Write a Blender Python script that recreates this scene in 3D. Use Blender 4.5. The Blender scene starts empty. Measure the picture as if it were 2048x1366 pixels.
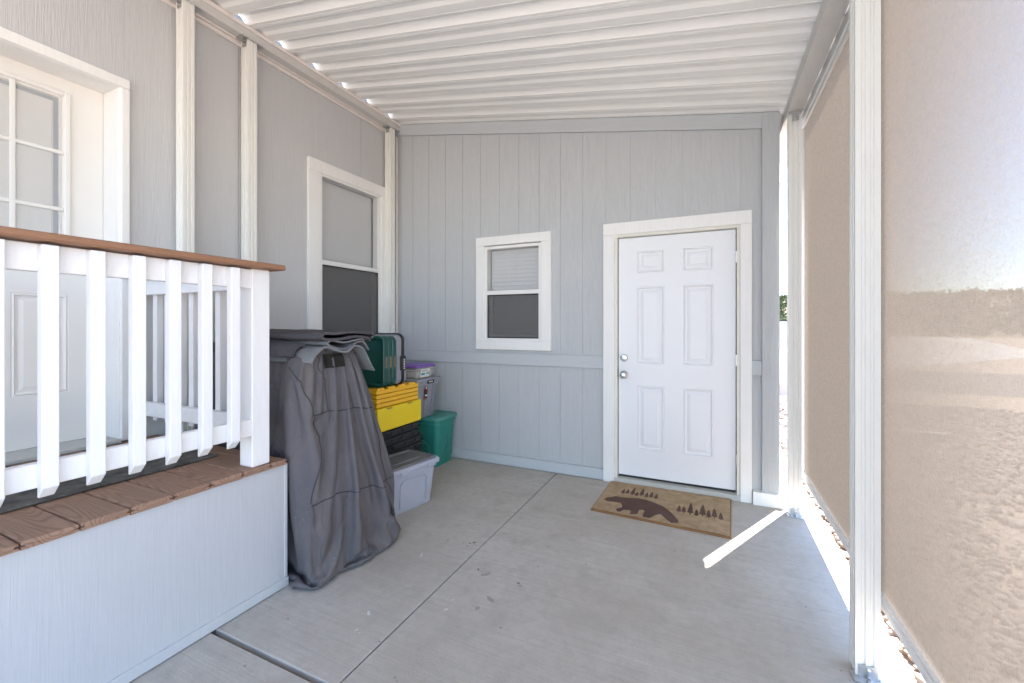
import bpy, bmesh, math, random
from mathutils import Vector, Matrix, noise
random.seed(7)
R = math.radians
scene = bpy.context.scene
col = scene.collection

# ------------------------------------------------------------------ camera
F_PX, YAW = 856.0, math.atan2(396, 856)
cam_d = bpy.data.cameras.new('camera')
cam = bpy.data.objects.new('camera', cam_d); col.objects.link(cam)
cam_d.sensor_width = 36; cam_d.lens = 36 * F_PX / 2048
cam_d.shift_y = -33 / 2048
cam_d.clip_start = 0.02; cam_d.clip_end = 6000
cam.location = (0, 0, 1.33); cam.rotation_euler = (R(90), 0, YAW)
scene.camera = cam

# ------------------------------------------------------------------ sky, sun, exposure
SUN_EL, SUN_AZ = R(61.5), math.atan2(.447, .894)      # azimuth from +Y towards +X
w = bpy.data.worlds.new('World'); scene.world = w; w.use_nodes = True
wn = w.node_tree; bg = wn.nodes['Background']
sky = wn.nodes.new('ShaderNodeTexSky'); sky.sky_type = 'NISHITA'; sky.sun_disc = False
sky.sun_elevation = SUN_EL; sky.sun_rotation = SUN_AZ
sky.altitude = 1500; sky.air_density = 1.0; sky.dust_density = .5
wn.links.new(sky.outputs[0], bg.inputs[0]); bg.inputs[1].default_value = 0.135
sun_d = bpy.data.lights.new('sun', 'SUN'); sun_d.energy = 4.3; sun_d.angle = R(.53)
sun_d.color = (1, .955, .89)
sun = bpy.data.objects.new('sun', sun_d); col.objects.link(sun)
S = Vector((math.sin(SUN_AZ) * math.cos(SUN_EL), math.cos(SUN_AZ) * math.cos(SUN_EL), math.sin(SUN_EL)))
sun.rotation_euler = (-S).to_track_quat('-Z', 'Y').to_euler(); sun.location = (5, 8, 20)
vs = scene.view_settings
vs.view_transform = 'Standard'; vs.look = 'None'; vs.gamma = 1; vs.exposure = 2.84
scene.render.engine = 'CYCLES'
cy = scene.cycles
cy.use_denoising = True
try: cy.denoiser = 'OPENIMAGEDENOISE'; cy.denoising_input_passes = 'RGB_ALBEDO_NORMAL'
except Exception: pass
cy.max_bounces = 14; cy.diffuse_bounces = 8; cy.glossy_bounces = 4; cy.transmission_bounces = 8
cy.transparent_max_bounces = 16; cy.sample_clamp_indirect = 8; cy.caustics_reflective = False; cy.caustics_refractive = False

# ------------------------------------------------------------------ materials
def nd(nt, t, ins=None, **kw):
    n = nt.nodes.new('ShaderNode' + t)
    for k, v in kw.items(): setattr(n, k, v)
    for k, v in (ins or {}).items():
        if isinstance(v, bpy.types.NodeSocket): nt.links.new(v, n.inputs[k])
        else: n.inputs[k].default_value = v
    return n
def rgb(c): return (c[0], c[1], c[2], 1)
def newmat(name, c, rough=.5, spec=.5, metal=0):
    m = bpy.data.materials.new(name); m.use_nodes = True
    b = m.node_tree.nodes['Principled BSDF']
    b.inputs['Base Color'].default_value = rgb(c); b.inputs['Roughness'].default_value = rough
    b.inputs['Specular IOR Level'].default_value = spec; b.inputs['Metallic'].default_value = metal
    return m, m.node_tree, b
def coords(nt, scale=(1, 1, 1), rand=True):
    tc = nd(nt, 'TexCoord')
    v = tc.outputs['Object']
    if rand:
        oi = nd(nt, 'ObjectInfo')
        s = nd(nt, 'VectorMath', {0: oi.outputs['Random'], 'Scale': 37.0}, operation='SCALE')
        nt.links.new(oi.outputs['Random'], s.inputs[0])
        v = nd(nt, 'VectorMath', {0: v, 1: s.outputs[0]}, operation='ADD').outputs[0]
    return nd(nt, 'VectorMath', {0: v, 1: scale}, operation='MULTIPLY').outputs[0]
def nz(nt, v, scale=1, detail=4, rough=.55, dist=0):
    return nd(nt, 'TexNoise', {'Vector': v, 'Scale': scale, 'Detail': detail, 'Roughness': rough, 'Distortion': dist}).outputs['Fac']
def mixc(nt, fac, a, b):
    n = nd(nt, 'Mix', data_type='RGBA')
    for i, v in ((0, fac), (6, a), (7, b)):
        if isinstance(v, bpy.types.NodeSocket): nt.links.new(v, n.inputs[i])
        else: n.inputs[i].default_value = v if i == 0 else rgb(v)
    return n.outputs[2]
def ramp(nt, v, a, b):
    return nd(nt, 'MapRange', {'Value': v, 'From Min': a, 'From Max': b}).outputs[0]
def bump(nt, b, h, dist=.002, strength=.6):
    n = nd(nt, 'Bump', {'Height': h, 'Distance': dist, 'Strength': strength})
    nt.links.new(n.outputs[0], b.inputs['Normal'])
def sc(c, k): return tuple(x * k for x in c)
def paint(name, c, rough=.5, var=.06, grain=None, gdist=.002, spec=.4, dirt=0):
    """painted / plastic surface: large mottling, optional embossed grain with stretch tuple"""
    m, nt, b = newmat(name, c, rough, spec)
    big = nz(nt, coords(nt, (1, 1, 1)), 3.5, 5)
    cc = mixc(nt, big, sc(c, 1 - var), sc(c, 1 + var * .6))
    if grain:
        g = nz(nt, coords(nt, grain), 1, 6, .62, 1.6)
        cc = mixc(nt, ramp(nt, g, .35, .7), cc, sc(c, 1.05))
        bump(nt, b, g, gdist, .8)
    else:
        bump(nt, b, nz(nt, coords(nt, (1, 1, 1)), 220, 2), .0006, .25)
    if dirt:
        d = ramp(nt, nz(nt, coords(nt, (1, 1, 1)), 7, 8, .7), .62, .8)
        d2 = nd(nt, 'Math', {0: d, 1: dirt}, operation='MULTIPLY').outputs[0]
        cc = mixc(nt, d2, cc, (.2, .15, .1))
    nt.links.new(cc, b.inputs['Base Color'])
    r = nd(nt, 'MapRange', {'Value': big, 'To Min': max(.05, rough - .1), 'To Max': min(1, rough + .12)}).outputs[0]
    nt.links.new(r, b.inputs['Roughness'])
    return m
MT = {}
SID = (.495, .51, .525)
MT['siding'] = paint('grey_siding_paint', SID, .6, .05, (70, 70, 3.0), .007)
MT['siding_h'] = paint('grey_trim_paint', (.49, .515, .535), .6, .05, (3.2, 70, 70), .0022)
MT['house_siding'] = paint('grey_house_siding_paint', (.53, .535, .545), .6, .05, (70, 70, 3.0), .005)
MT['skirt'] = paint('pale_grey_skirt_paint', (.49, .495, .51), .55, .05, (90, 80, 3.0), .0014)
MT['white_trim'] = paint('white_trim_paint', (.80, .795, .78), .5, .04, (50, 50, 3), .0003, dirt=.12)
MT['white_wood'] = paint('white_railing_paint', (.78, .775, .775), .45, .04, (30, 30, 4), .0008, dirt=.06)
MT['door_white'] = paint('white_door_paint', (.80, .81, .84), .38, .02)
MT['door_cream'] = paint('cream_door_paint', (.79, .775, .745), .4, .03)
MT['jamb'] = paint('cream_jamb_paint', (.74, .72, .66), .5, .05, dirt=.2)
MT['vinyl'] = paint('white_vinyl', (.80, .795, .78), .35, .02)
MT['post'] = paint('cream_aluminium_paint', (.78, .775, .74), .35, .03, dirt=.08)
MT['pan'] = paint('cream_roof_pan_paint', (.88, .875, .855), .4, .05)
MT['beam'] = paint('streaky_grey_beam_paint', (.58, .57, .55), .55, .2, (6, 120, 120), .0006, dirt=.3)  # uneven grey with stretched streaks and sparse brown blotches
MT['strip'] = paint('pinkish_flashing_paint', (.74, .69, .66), .5, .08, (4, 1.2, 90), .001)
MT['galv'] = newmat('galvanised_steel', (.55, .56, .57), .35, .5, 1)[0]
MT['chrome'] = newmat('satin_nickel', (.55, .55, .545), .3, .5, 1)[0]
MT['black_rubber'] = paint('black_rubber', (.02, .02, .02), .6, .1)
MT['threshold'] = paint('aluminium_threshold', (.50, .50, .47), .4, .15, dirt=.5)
MT['roof_dark'] = paint('dark_roof_shingle', (.07, .08, .09), .8, .3)
MT['house_white'] = paint('white_house_wall', (.78, .77, .75), .6, .05)
MT['house_pink'] = paint('tan_house_skirting', (.62, .54, .49), .7, .08)
MT['foam'] = paint('brown_foam_closure', (.22, .17, .11), .9, .3)
MT['interior'] = paint('dim_room_paint', (.30, .30, .31), .9, .05)

def mk_concrete():
    m, nt, b = newmat('broom_finished_concrete', (.42, .41, .39), .8, .25)
    v = coords(nt, (1, 1, 1), False)
    big = nz(nt, v, 1.1, 6, .6); mid = nz(nt, v, 6, 6, .6); fine = nz(nt, v, 140, 3)
    broom = nz(nt, coords(nt, (1.6, 85, 10), False), 1, 5, .65, .8)
    c = mixc(nt, ramp(nt, big, .36, .64), (.45, .405, .345), (.56, .53, .48))
    c = mixc(nt, nd(nt, 'Math', {0: ramp(nt, nz(nt, v, 22, 6, .7), .45, .75), 1: .55}, operation='MULTIPLY').outputs[0], c, (.36, .33, .29))
    c = mixc(nt, ramp(nt, mid, .52, .78), c, (.40, .365, .315))
    c = mixc(nt, nd(nt, 'Math', {0: ramp(nt, broom, .42, .72), 1: .45}, operation='MULTIPLY').outputs[0], c, (.36, .335, .30))
    c = mixc(nt, ramp(nt, fine, .62, .8), c, (.55, .54, .51))
    st = ramp(nt, nz(nt, v, 2.3, 8, .72, .4), .655, .72)
    c = mixc(nt, nd(nt, 'Math', {0: st, 1: .55}, operation='MULTIPLY').outputs[0], c, (.23, .185, .14))
    sp = nd(nt, 'TexVoronoi', {'Vector': v, 'Scale': 16.0, 'Randomness': 1.0}, feature='F1')
    spk = nd(nt, 'MapRange', {'Value': sp.outputs['Distance'], 'From Min': .05, 'From Max': .10, 'To Min': .8, 'To Max': 0}).outputs[0]
    gate = ramp(nt, nz(nt, v, 5, 2), .56, .62)
    c = mixc(nt, nd(nt, 'Math', {0: spk, 1: gate}, operation='MULTIPLY').outputs[0], c, (.17, .14, .11))
    nt.links.new(c, b.inputs['Base Color'])
    h = nd(nt, 'Math', {0: broom, 1: fine}, operation='ADD').outputs[0]
    bump(nt, b, h, .0022, .6)
    return m
MT['concrete'] = mk_concrete()

def mk_composite():
    m, nt, b = newmat('brown_composite_board', (.22, .11, .06), .6, .3)
    v = coords(nt, (1.5, 14.0, 14.0))
    n1 = nd(nt, 'TexNoise', {'Vector': v, 'Scale': .8, 'Detail': 1.0, 'Roughness': .3})
    rings = nd(nt, 'Math', {0: n1.outputs['Fac'], 1: 24.0}, operation='MULTIPLY').outputs[0]
    fr = nd(nt, 'Math', {0: rings}, operation='FRACT').outputs[0]
    tri = nd(nt, 'Math', {0: fr, 1: .5}, operation='SUBTRACT').outputs[0]
    tri = nd(nt, 'Math', {0: tri}, operation='ABSOLUTE').outputs[0]
    line = ramp(nt, tri, .24, .40)
    fine = nz(nt, coords(nt, (30, 250, 250)), 1, 3)
    c = mixc(nt, line, (.31, .188, .128), (.215, .12, .077))
    c = mixc(nt, nd(nt, 'Math', {0: fine, 1: .35}, operation='MULTIPLY').outputs[0], c, (.38, .25, .18))
    nt.links.new(c, b.inputs['Base Color'])
    hh = nd(nt, 'Math', {0: 1.0, 1: line}, operation='SUBTRACT').outputs[0]
    bump(nt, b, hh, .0012, .7)
    return m
MT['composite'] = mk_composite()
def mk_cap():
    m, nt, b = newmat('brown_composite_cap', (.25, .12, .06), .55, .35)
    f = nz(nt, coords(nt, (160, 40, 160)), 1, 4)
    nt.links.new(mixc(nt, f, (.22, .105, .055), (.33, .18, .11)), b.inputs['Base Color'])
    bump(nt, b, f, .0008, .5); return m
MT['cap'] = mk_cap()

def fabric(name, c, c2, scale=3, stain=None, fuzz=900, rough=.9, bd=.0006):
    m, nt, b = newmat(name, c, rough, .15)
    v = coords(nt, (1, 1, 1))
    g = nz(nt, v, scale, 7, .65)
    cc = mixc(nt, ramp(nt, g, .3, .7), c, c2)
    if stain:
        s = ramp(nt, nz(nt, coords(nt, (3, 3, 1.1)), 2.1, 8, .7, .5), .52, .74)
        cc = mixc(nt, nd(nt, 'Math', {0: s, 1: .75}, operation='MULTIPLY').outputs[0], cc, stain)
        s2 = ramp(nt, nz(nt, v, 26, 4, .6), .68, .76)
        cc = mixc(nt, nd(nt, 'Math', {0: s2, 1: .5}, operation='MULTIPLY').outputs[0], cc, (.36, .33, .30))
    f = nz(nt, v, fuzz, 2)
    cc = mixc(nt, nd(nt, 'Math', {0: f, 1: .35}, operation='MULTIPLY').outputs[0], cc, sc(c, .6))
    nt.links.new(cc, b.inputs['Base Color'])
    if stain and rough < .8:
        wr = nd(nt, 'Math', {0: nd(nt, 'Math', {0: nz(nt, coords(nt, (1, 1, .55)), 13, 5, .6, 1.2), 1: .5}, operation='SUBTRACT').outputs[0]}, operation='ABSOLUTE').outputs[0]
        f = nd(nt, 'Math', {0: wr, 1: nd(nt, 'Math', {0: f, 1: .05}, operation='MULTIPLY').outputs[0]}, operation='ADD').outputs[0]; bump(nt, b, f, .016, .8)
        nt.links.new(cc, b.inputs['Base Color']); return m
    if bd < .001:
        f = nd(nt, 'Math', {0: f, 1: nz(nt, v, 60, 5)}, operation='ADD').outputs[0]
    bump(nt, b, f, bd, .5)
    return m
MT['cover'] = fabric('grey_cover_polyester', (.115, .107, .115), (.152, .142, .15), 4, (.205, .165, .135), rough=.7)
MT['seam'] = fabric('dark_seam_tape', (.055, .051, .055), (.08, .075, .08), 30)
MT['vent'] = fabric('black_vent_mesh', (.022, .02, .018), (.03, .028, .026), 30)
MT['felt_dark'] = fabric('dark_grey_felt', (.075, .072, .08), (.11, .105, .115), 18, None, 160, 1, .003)
MT['felt_light'] = fabric('light_grey_felt', (.17, .175, .185), (.25, .255, .265), 14, None, 160, 1, .003)
MT['rug'] = fabric('charcoal_outdoor_rug', (.05, .05, .05), (.19, .185, .17), 16, None, 130, 1, .003)
MT['mat_pile'] = fabric('tan_mat_pile', (.35, .24, .135), (.56, .425, .275), 14, (.27, .175, .09), 260, 1, .004)
MT['mat_dark'] = fabric('brown_mat_pile', (.11, .068, .058), (.16, .10, .08), 14, None, 260, 1, .004)
MT['mat_edge'] = fabric('rust_mat_binding', (.25, .13, .06), (.30, .165, .08), 20)

def plastic(name, c, rough=.35, var=.05): return paint(name, c, rough, var, spec=.5)
MT['p_grey'] = plastic('grey_plastic', (.29, .30, .335)); MT['p_light'] = plastic('light_grey_plastic', (.42, .44, .52), .3)
MT['p_lid'] = plastic('smoky_lid_plastic', (.16, .165, .18), .22)
MT['p_teal'] = plastic('teal_plastic', (.025, .235, .19)); MT['p_teal_lid'] = plastic('teal_lid_plastic', (.075, .30, .25), .4)
MT['p_green'] = plastic('dark_green_plastic', (.008, .075, .062), .3); MT['p_black'] = plastic('black_plastic', (.012, .012, .013), .45)
MT['p_yellow'] = plastic('bright_yellow_plastic', (.85, .63, .005), .4); MT['p_amber'] = plastic('amber_plastic', (.86, .48, .02), .4)
MT['p_purple'] = plastic('purple_plastic', (.20, .10, .44), .35)
MT['paper'] = paint('white_label_paper', (.78, .78, .76), .6); MT['ink'] = paint('black_label_ink', (.02, .02, .025), .6)
MT['teal_ink'] = paint('teal_label_ink', (.04, .38, .40), .6); MT['red_ink'] = paint('red_label_ink', (.50, .05, .04), .6)
MT['gold_ink'] = paint('gold_label_ink', (.35, .25, .14), .6)

def mk_clear(name, tint, rough, alpha, fres=1.5):
    """thin clear sheet: lets light straight through, reflects by Fresnel, with some body colour"""
    m = bpy.data.materials.new(name); m.use_nodes = True; nt = m.node_tree; nt.nodes.clear()
    tr = nd(nt, 'BsdfTransparent'); df = nd(nt, 'BsdfDiffuse', {'Color': rgb(tint)})
    gl = nd(nt, 'BsdfGlossy', {'Roughness': rough})
    a = nd(nt, 'MixShader', {0: alpha, 1: tr.outputs[0], 2: df.outputs[0]})
    fr = nd(nt, 'Fresnel', {'IOR': fres}); bf = nd(nt, 'NewGeometry').outputs['Backfacing']
    ff = nd(nt, 'Math', {0: fr.outputs[0], 1: nd(nt, 'Math', {0: 1.0, 1: bf}, operation='SUBTRACT').outputs[0]}, operation='MULTIPLY')
    b = nd(nt, 'MixShader', {0: ff.outputs[0], 1: a.outputs[0], 2: gl.outputs[0]})
    o = nd(nt, 'OutputMaterial', {'Surface': b.outputs[0]}); return m
MT['glass'] = mk_clear('window_glass', (.5, .52, .54), .02, .10)
MT['insect'] = mk_clear('charcoal_insect_mesh', (.17, .17, .172), .6, .52, 1.1)
MT['clear_plastic'] = mk_clear('clear_plastic', (.62, .60, .58), .15, .35)
MT['door_shade'] = paint('cool_grey_door_shade', (.40, .42, .45), .6, .05)
MT['blind'] = paint('pale_blind_slats', (.74, .75, .76), .5, .03)

def mk_screen():
    """open woven shade cloth: the steeper the ray meets the weave the more of it gets through the holes"""
    m = bpy.data.materials.new('beige_shade_cloth'); m.use_nodes = True; nt = m.node_tree; nt.nodes.clear()
    v = coords(nt, (1, 1, 1), False)
    weave = nd(nt, 'Math', {0: nz(nt, coords(nt, (1, 420, 60), False), 1, 3), 1: nz(nt, coords(nt, (1, 60, 420), False), 1, 3)}, operation='ADD').outputs[0]
    big = nz(nt, v, 1.6, 4)
    wv = ramp(nt, weave, .72, 1.28)
    c = mixc(nt, wv, (.325, .275, .22), (.465, .405, .34))
    c = mixc(nt, nd(nt, 'Math', {0: big, 1: .3}, operation='MULTIPLY').outputs[0], c, (.36, .31, .25))
    df = nd(nt, 'BsdfDiffuse', {'Color': c}); tl = nd(nt, 'BsdfTranslucent', {'Color': c})
    body = nd(nt, 'MixShader', {0: .55, 1: df.outputs[0], 2: tl.outputs[0]})
    tr = nd(nt, 'BsdfTransparent')
    lw = nd(nt, 'LayerWeight', {'Blend': .5})
    op = nd(nt, 'MapRange', {'Value': lw.outputs['Facing'], 'From Min': .55, 'From Max': .78, 'To Min': .68, 'To Max': .985}).outputs[0]
    op = nd(nt, 'Math', {0: op, 1: nd(nt, 'MapRange', {'Value': weave, 'From Min': .7, 'From Max': 1.3, 'To Min': -.06, 'To Max': .06}).outputs[0]}, operation='ADD', use_clamp=True).outputs[0]
    mx = nd(nt, 'MixShader', {0: op, 1: tr.outputs[0], 2: body.outputs[0]})
    nd(nt, 'OutputMaterial', {'Surface': mx.outputs[0]}); return m
MT['screen'] = mk_screen()

def mk_stone():
    m, nt, b = newmat('pink_tan_gravel', (.4, .33, .28), .85, .2)
    g = nd(nt, 'NewGeometry'); r = nd(nt, 'ValToRGB', {0: g.outputs['Random Per Island']})
    e = r.color_ramp.elements; e[0].color = (.30, .22, .18, 1); e[1].color = (.52, .46, .40, 1)
    x = e.new(.4); x.color = (.42, .31, .25, 1); x = e.new(.7); x.color = (.36, .32, .29, 1)
    n = nz(nt, coords(nt, (1, 1, 1), False), 60, 5)
    nt.links.new(mixc(nt, n, r.outputs[0], (.28, .23, .19)), b.inputs['Base Color']); bump(nt, b, n, .004, .6); return m
MT['stone'] = mk_stone()
def mk_ground():
    m, nt, b = newmat('gravel_and_dry_soil', (.36, .28, .22), .95, .1)
    v = coords(nt, (1, 1, 1), False)
    vo = nd(nt, 'TexVoronoi', {'Vector': v, 'Scale': 16.0}); big = nz(nt, v, .35, 6, .6); mid = nz(nt, v, 3, 6, .6)
    c = mixc(nt, vo.outputs['Distance'], (.44, .36, .30), (.22, .17, .13))
    c = mixc(nt, ramp(nt, mid, .35, .7), c, (.40, .32, .26))
    soil = mixc(nt, big, (.34, .26, .20), (.44, .36, .29))
    sep = nd(nt, 'SeparateXYZ', {0: v})
    c = mixc(nt, ramp(nt, sep.outputs['Y'], 9.2, 10.5), c, soil)
    nt.links.new(c, b.inputs['Base Color']); bump(nt, b, vo.outputs['Distance'], .008, .6); return m
MT['ground'] = mk_ground()
def mk_hill():
    m, nt, b = newmat('dry_hillside_soil', (.35, .27, .2), .95, .1)
    n = nz(nt, coords(nt, (1, 1, 1), False), .12, 8, .65)
    nt.links.new(mixc(nt, ramp(nt, n, .35, .65), (.40, .31, .235), (.22, .20, .13)), b.inputs['Base Color']); return m
MT['hill'] = mk_hill()
def mk_leaf():
    m, nt, b = newmat('juniper_foliage', (.05, .08, .03), .9, .1)
    g = nd(nt, 'NewGeometry')
    nt.links.new(mixc(nt, g.outputs['Random Per Island'], (.035, .055, .025), (.11, .13, .06)), b.inputs['Base Color']); return m
MT['leaf'] = mk_leaf()
MT['asphalt'] = paint('street_asphalt', (.16, .145, .135), .9, .15)
MT['drive'] = paint('pale_driveway_concrete', (.50, .47, .43), .85, .08)

# ------------------------------------------------------------------ mesh helpers
class MB:
    def __init__(s): s.v = []; s.f = []
    def add(s, vs, fs):
        o = len(s.v); s.v += [tuple(p) for p in vs]; s.f += [tuple(i + o for i in f) for f in fs]; return s
    def box(s, x0, x1, y0, y1, z0, z1, b=0.0):
        if b <= 0:
            vs = [(x, y, z) for x in (x0, x1) for y in (y0, y1) for z in (z0, z1)]
            return s.add(vs, [(0, 1, 3, 2), (4, 6, 7, 5), (0, 4, 5, 1), (2, 3, 7, 6), (0, 2, 6, 4), (1, 5, 7, 3)])
        b = min(b, (x1 - x0) * .45, (y1 - y0) * .45, (z1 - z0) * .45)
        lo, hi = (x0, y0, z0), (x1, y1, z1); vs = []; idx = {}
        for sx in (0, 1):
            for sy in (0, 1):
                for sz in (0, 1):
                    sg = (sx, sy, sz)
                    for a in range(3):      # vertex lying on the face of axis a
                        p = [(lo[k] if sg[k] == 0 else hi[k]) if k == a else (lo[k] + b if sg[k] == 0 else hi[k] - b) for k in range(3)]
                        idx[sg, a] = len(vs); vs.append(p)
        fs = []
        for a in range(3):
            o = [k for k in range(3) if k != a]
            for sd in (0, 1):
                q = []
                for (i, j) in ((0, 0), (1, 0), (1, 1), (0, 1)):
                    sg = [0, 0, 0]; sg[a] = sd; sg[o[0]] = i; sg[o[1]] = j; q.append(idx[tuple(sg), a])
                fs.append(q)
            for i in (0, 1):
                for j in (0, 1):
                    q = []
                    for (t, fa) in ((0, o[0]), (1, o[0]), (1, o[1]), (0, o[1])):
                        sg = [0, 0, 0]; sg[a] = t; sg[o[0]] = i; sg[o[1]] = j; q.append(idx[tuple(sg), fa])
                    fs.append(q)
        for k in [(a, b_, c) for a in (0, 1) for b_ in (0, 1) for c in (0, 1)]: fs.append([idx[k, 0], idx[k, 1], idx[k, 2]])
        return s.add(vs, fs)
    def prism(s, poly, ax, a0, a1):
        """polygon in the two other axes (cyclic order x,y,z without ax) extruded along ax"""
        o = [k for k in range(3) if k != ax]; n = len(poly); vs = []
        for a in (a0, a1):
            for p in poly:
                q = [0, 0, 0]; q[ax] = a; q[o[0]] = p[0]; q[o[1]] = p[1]; vs.append(q)
        fs = [tuple(range(n)), tuple(range(2 * n - 1, n - 1, -1))] + [(i, i + n, (i + 1) % n + n, (i + 1) % n) for i in range(n)]
        return s.add(vs, fs)
    def rings(s, rings, closed=True, cap0=True, cap1=True):
        n = len(rings[0]); vs = [p for r in rings for p in r]; fs = []
        for k in range(len(rings) - 1):
            for i in range(n if closed else n - 1):
                j = (i + 1) % n; fs.append((k * n + i, k * n + j, (k + 1) * n + j, (k + 1) * n + i))
        if cap0: fs.append(tuple(range(n - 1, -1, -1)))
        if cap1: fs.append(tuple((len(rings) - 1) * n + i for i in range(n)))
        return s.add(vs, fs)
    def tube(s, path, r, n=8):
        rg = []; path = [Vector(p) for p in path]
        for i, p in enumerate(path):
            t = (path[min(i + 1, len(path) - 1)] - path[max(i - 1, 0)]).normalized()
            u = t.cross(Vector((.31, .17, .93))).normalized(); w_ = t.cross(u)
            rg.append([tuple(p + r * (math.cos(a) * u + math.sin(a) * w_)) for a in [2 * math.pi * k / n for k in range(n)]])
        return s.rings(rg)
    def lathe(s, prof, c, ax, n=20):
        """prof: (radius, offset along ax)"""
        o = [k for k in range(3) if k != ax]; rg = []
        for r, a in prof:
            ring = []
            for k in range(n):
                q = list(c); q[ax] += a; t = 2 * math.pi * k / n
                q[o[0]] += r * math.cos(t); q[o[1]] += r * math.sin(t); ring.append(tuple(q))
            rg.append(ring)
        return s.rings(rg)
    def build(s, name, mat, parent=None, smooth=False, angle=None):
        me = bpy.data.meshes.new(name); me.from_pydata(s.v, [], s.f); me.validate(); me.update()
        bm = bmesh.new(); bm.from_mesh(me); bmesh.ops.recalc_face_normals(bm, faces=bm.faces[:]); bm.to_mesh(me); bm.free()
        if smooth:
            for p in me.polygons: p.use_smooth = True
            try: me.set_sharp_from_angle(angle=R(angle or 40))
            except Exception: pass
        me.materials.append(MT[mat] if isinstance(mat, str) else mat)
        o = bpy.data.objects.new(name, me); col.objects.link(o); par(o, parent); return o
def par(o, p):
    if p is None: return
    o.parent = p
    if p.type == 'EMPTY' and not p.get('_local'):
        o.matrix_parent_inverse = Matrix.Translation(-p.location)
def B(name, mat, parent, *a, b=.002): return MB().box(*a, b=b).build(name, mat, parent)
def thing(name, label, cat, loc=(0, 0, 0), rot=None, group=None):
    o = bpy.data.objects.new(name, None); col.objects.link(o); o.empty_display_size = .1
    o.location = loc
    if rot is not None: o.rotation_euler = rot; o['_local'] = 1
    o['label'] = label; o['category'] = cat
    if group: o['group'] = group
    return o
def tag(o, label, cat, group=None):
    o['label'] = label; o['category'] = cat
    if group: o['group'] = group
    return o
def struct(o, kind='structure'): o['kind'] = kind; return o
def cut(rect, holes):
    """rect minus holes -> list of rects (a0,a1,b0,b1)"""
    out = [rect]
    for h in holes:
        nx = []
        for r in out:
            if h[1] <= r[0] or h[0] >= r[1] or h[3] <= r[2] or h[2] >= r[3]: nx.append(r); continue
            a0, a1 = max(r[0], h[0]), min(r[1], h[1])
            if a0 > r[0]: nx.append((r[0], a0, r[2], r[3]))
            if a1 < r[1]: nx.append((a1, r[1], r[2], r[3]))
            if h[2] > r[2]: nx.append((a0, a1, r[2], h[2]))
            if h[3] < r[3]: nx.append((a0, a1, h[3], r[3]))
        out = nx
    return [r for r in out if r[1] - r[0] > .002 and r[3] - r[2] > .002]

# ------------------------------------------------------------------ ground, slab, street, hill
def smooth(t): t = max(0, min(1, t)); return t * t * (3 - 2 * t)
def gz(x, y): return -.065 - 1.6 * smooth((y - 9.4) / 4.0) + (.02 * noise.noise(Vector((x * .6, y * .6, 0))) if y > 5.5 or x > 1 else 0)
xs = [-3000, -800, -200, -60, -20, -10] + [-6 + i * 1.0 for i in range(7)] + [.8 + i * .6 for i in range(16)] + [12, 16, 22, 30, 45, 70, 110, 200, 500, 1200, 3000]
ys = [-3000, -800, -200, -60, -20, -8, -4, -1, 1, 3, 5, 6] + [7 + .5 * i for i in range(16)] + [16, 18, 22, 30, 45, 70, 110, 160, 250, 500, 1200, 3000]
mb = MB(); nx_ = len(xs)
mb.add([(x, y, gz(x, y)) for y in ys for x in xs],
       [(j * nx_ + i, j * nx_ + i + 1, (j + 1) * nx_ + i + 1, (j + 1) * nx_ + i) for j in range(len(ys) - 1) for i in range(nx_ - 1)])
struct(mb.build('ground', 'ground', smooth=True))
JX, JY = -1.25, 1.145
patio = MB().box(-9, .6, -8, 3.6, -.1, -.035).build('patio_base', 'hill'); struct(patio)
slabs = [(JX + .003, .70, -3.6, 7.2), (-3.3, JX - .003, JY + .011, 7.2), (-3.3, JX - .003, -3.6, JY - .011), (-9, .70, -9.0, -3.615)]
for a in slabs: MB().box(a[0], a[1], a[2], a[3], -.06, 0, b=.004).build('concrete_slab', 'concrete', patio)
struct(MB().box(.72, 2.6, 6.80, 6.90, -.08, .03, b=.01).build('gravel_kerb', 'drive'))

WHITE = [(-1.514, 2.027, 0.022, 2.0), (-1.431, 1.516, 0.018, 1.6), (-1.118, 1.687, 0.014, 1.3), (-1.130, 1.758, 0.008, 1.6), (-1.399, 1.409, 0.009, 1.8), (-1.511, 1.482, 0.004, 1.0), (-1.374, 1.404, 0.005, 1.5)]
DARK = [(-1.307, 2.279, 0.016, 1.2), (-1.326, 2.257, 0.011, 1.0), (-1.325, 2.225, 0.008, 1.0), (-1.281, 2.252, 0.009, 1.0), (-1.470, 2.230, 0.009, 1.0), (-1.469, 2.251, 0.006, 1.0), (-1.458, 2.163, 0.006, 1.0), (-1.143, 2.037, 0.012, 1.3), (-0.894, 2.013, 0.012, 1.0), (-0.860, 2.199, 0.006, 1.0), (0.409, 2.413, 0.006, 1.0), (-1.081, 2.014, 0.030, 1.4), (-0.967, 1.837, 0.028, 1.5), (-0.992, 1.757, 0.020, 1.2), (-0.879, 1.997, 0.018, 1.2)]
def splat(name, mat_, x, y, r, k, st_=1.0):
    n = 11; ang = random.uniform(0, 6); ca, sa = math.cos(ang), math.sin(ang); ring = []
    for i in range(n):
        a = 2 * math.pi * i / n; q_ = r * random.uniform(.55, 1.15); u_, v_ = q_ * math.cos(a) * st_, q_ * math.sin(a) / st_
        ring.append((x + u_ * ca - v_ * sa, y + u_ * sa + v_ * ca))
    MB().rings([[(a, b_, .0004) for a, b_ in ring], [(a, b_, .0009) for a, b_ in ring]]).build(name, mat_, patio)
MT['splash'] = paint('dried_white_paint', (.62, .615, .60), .6); MT['spot'] = paint('dark_oil_spot', (.24, .205, .17), .8, .3); MT['rust'] = paint('faint_brown_stain', (.37, .325, .275), .85, .2)
for i, (x, y, r, st_) in enumerate(WHITE): splat('paint_splash', 'splash', x, y, r * .7, i, st_)
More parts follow.
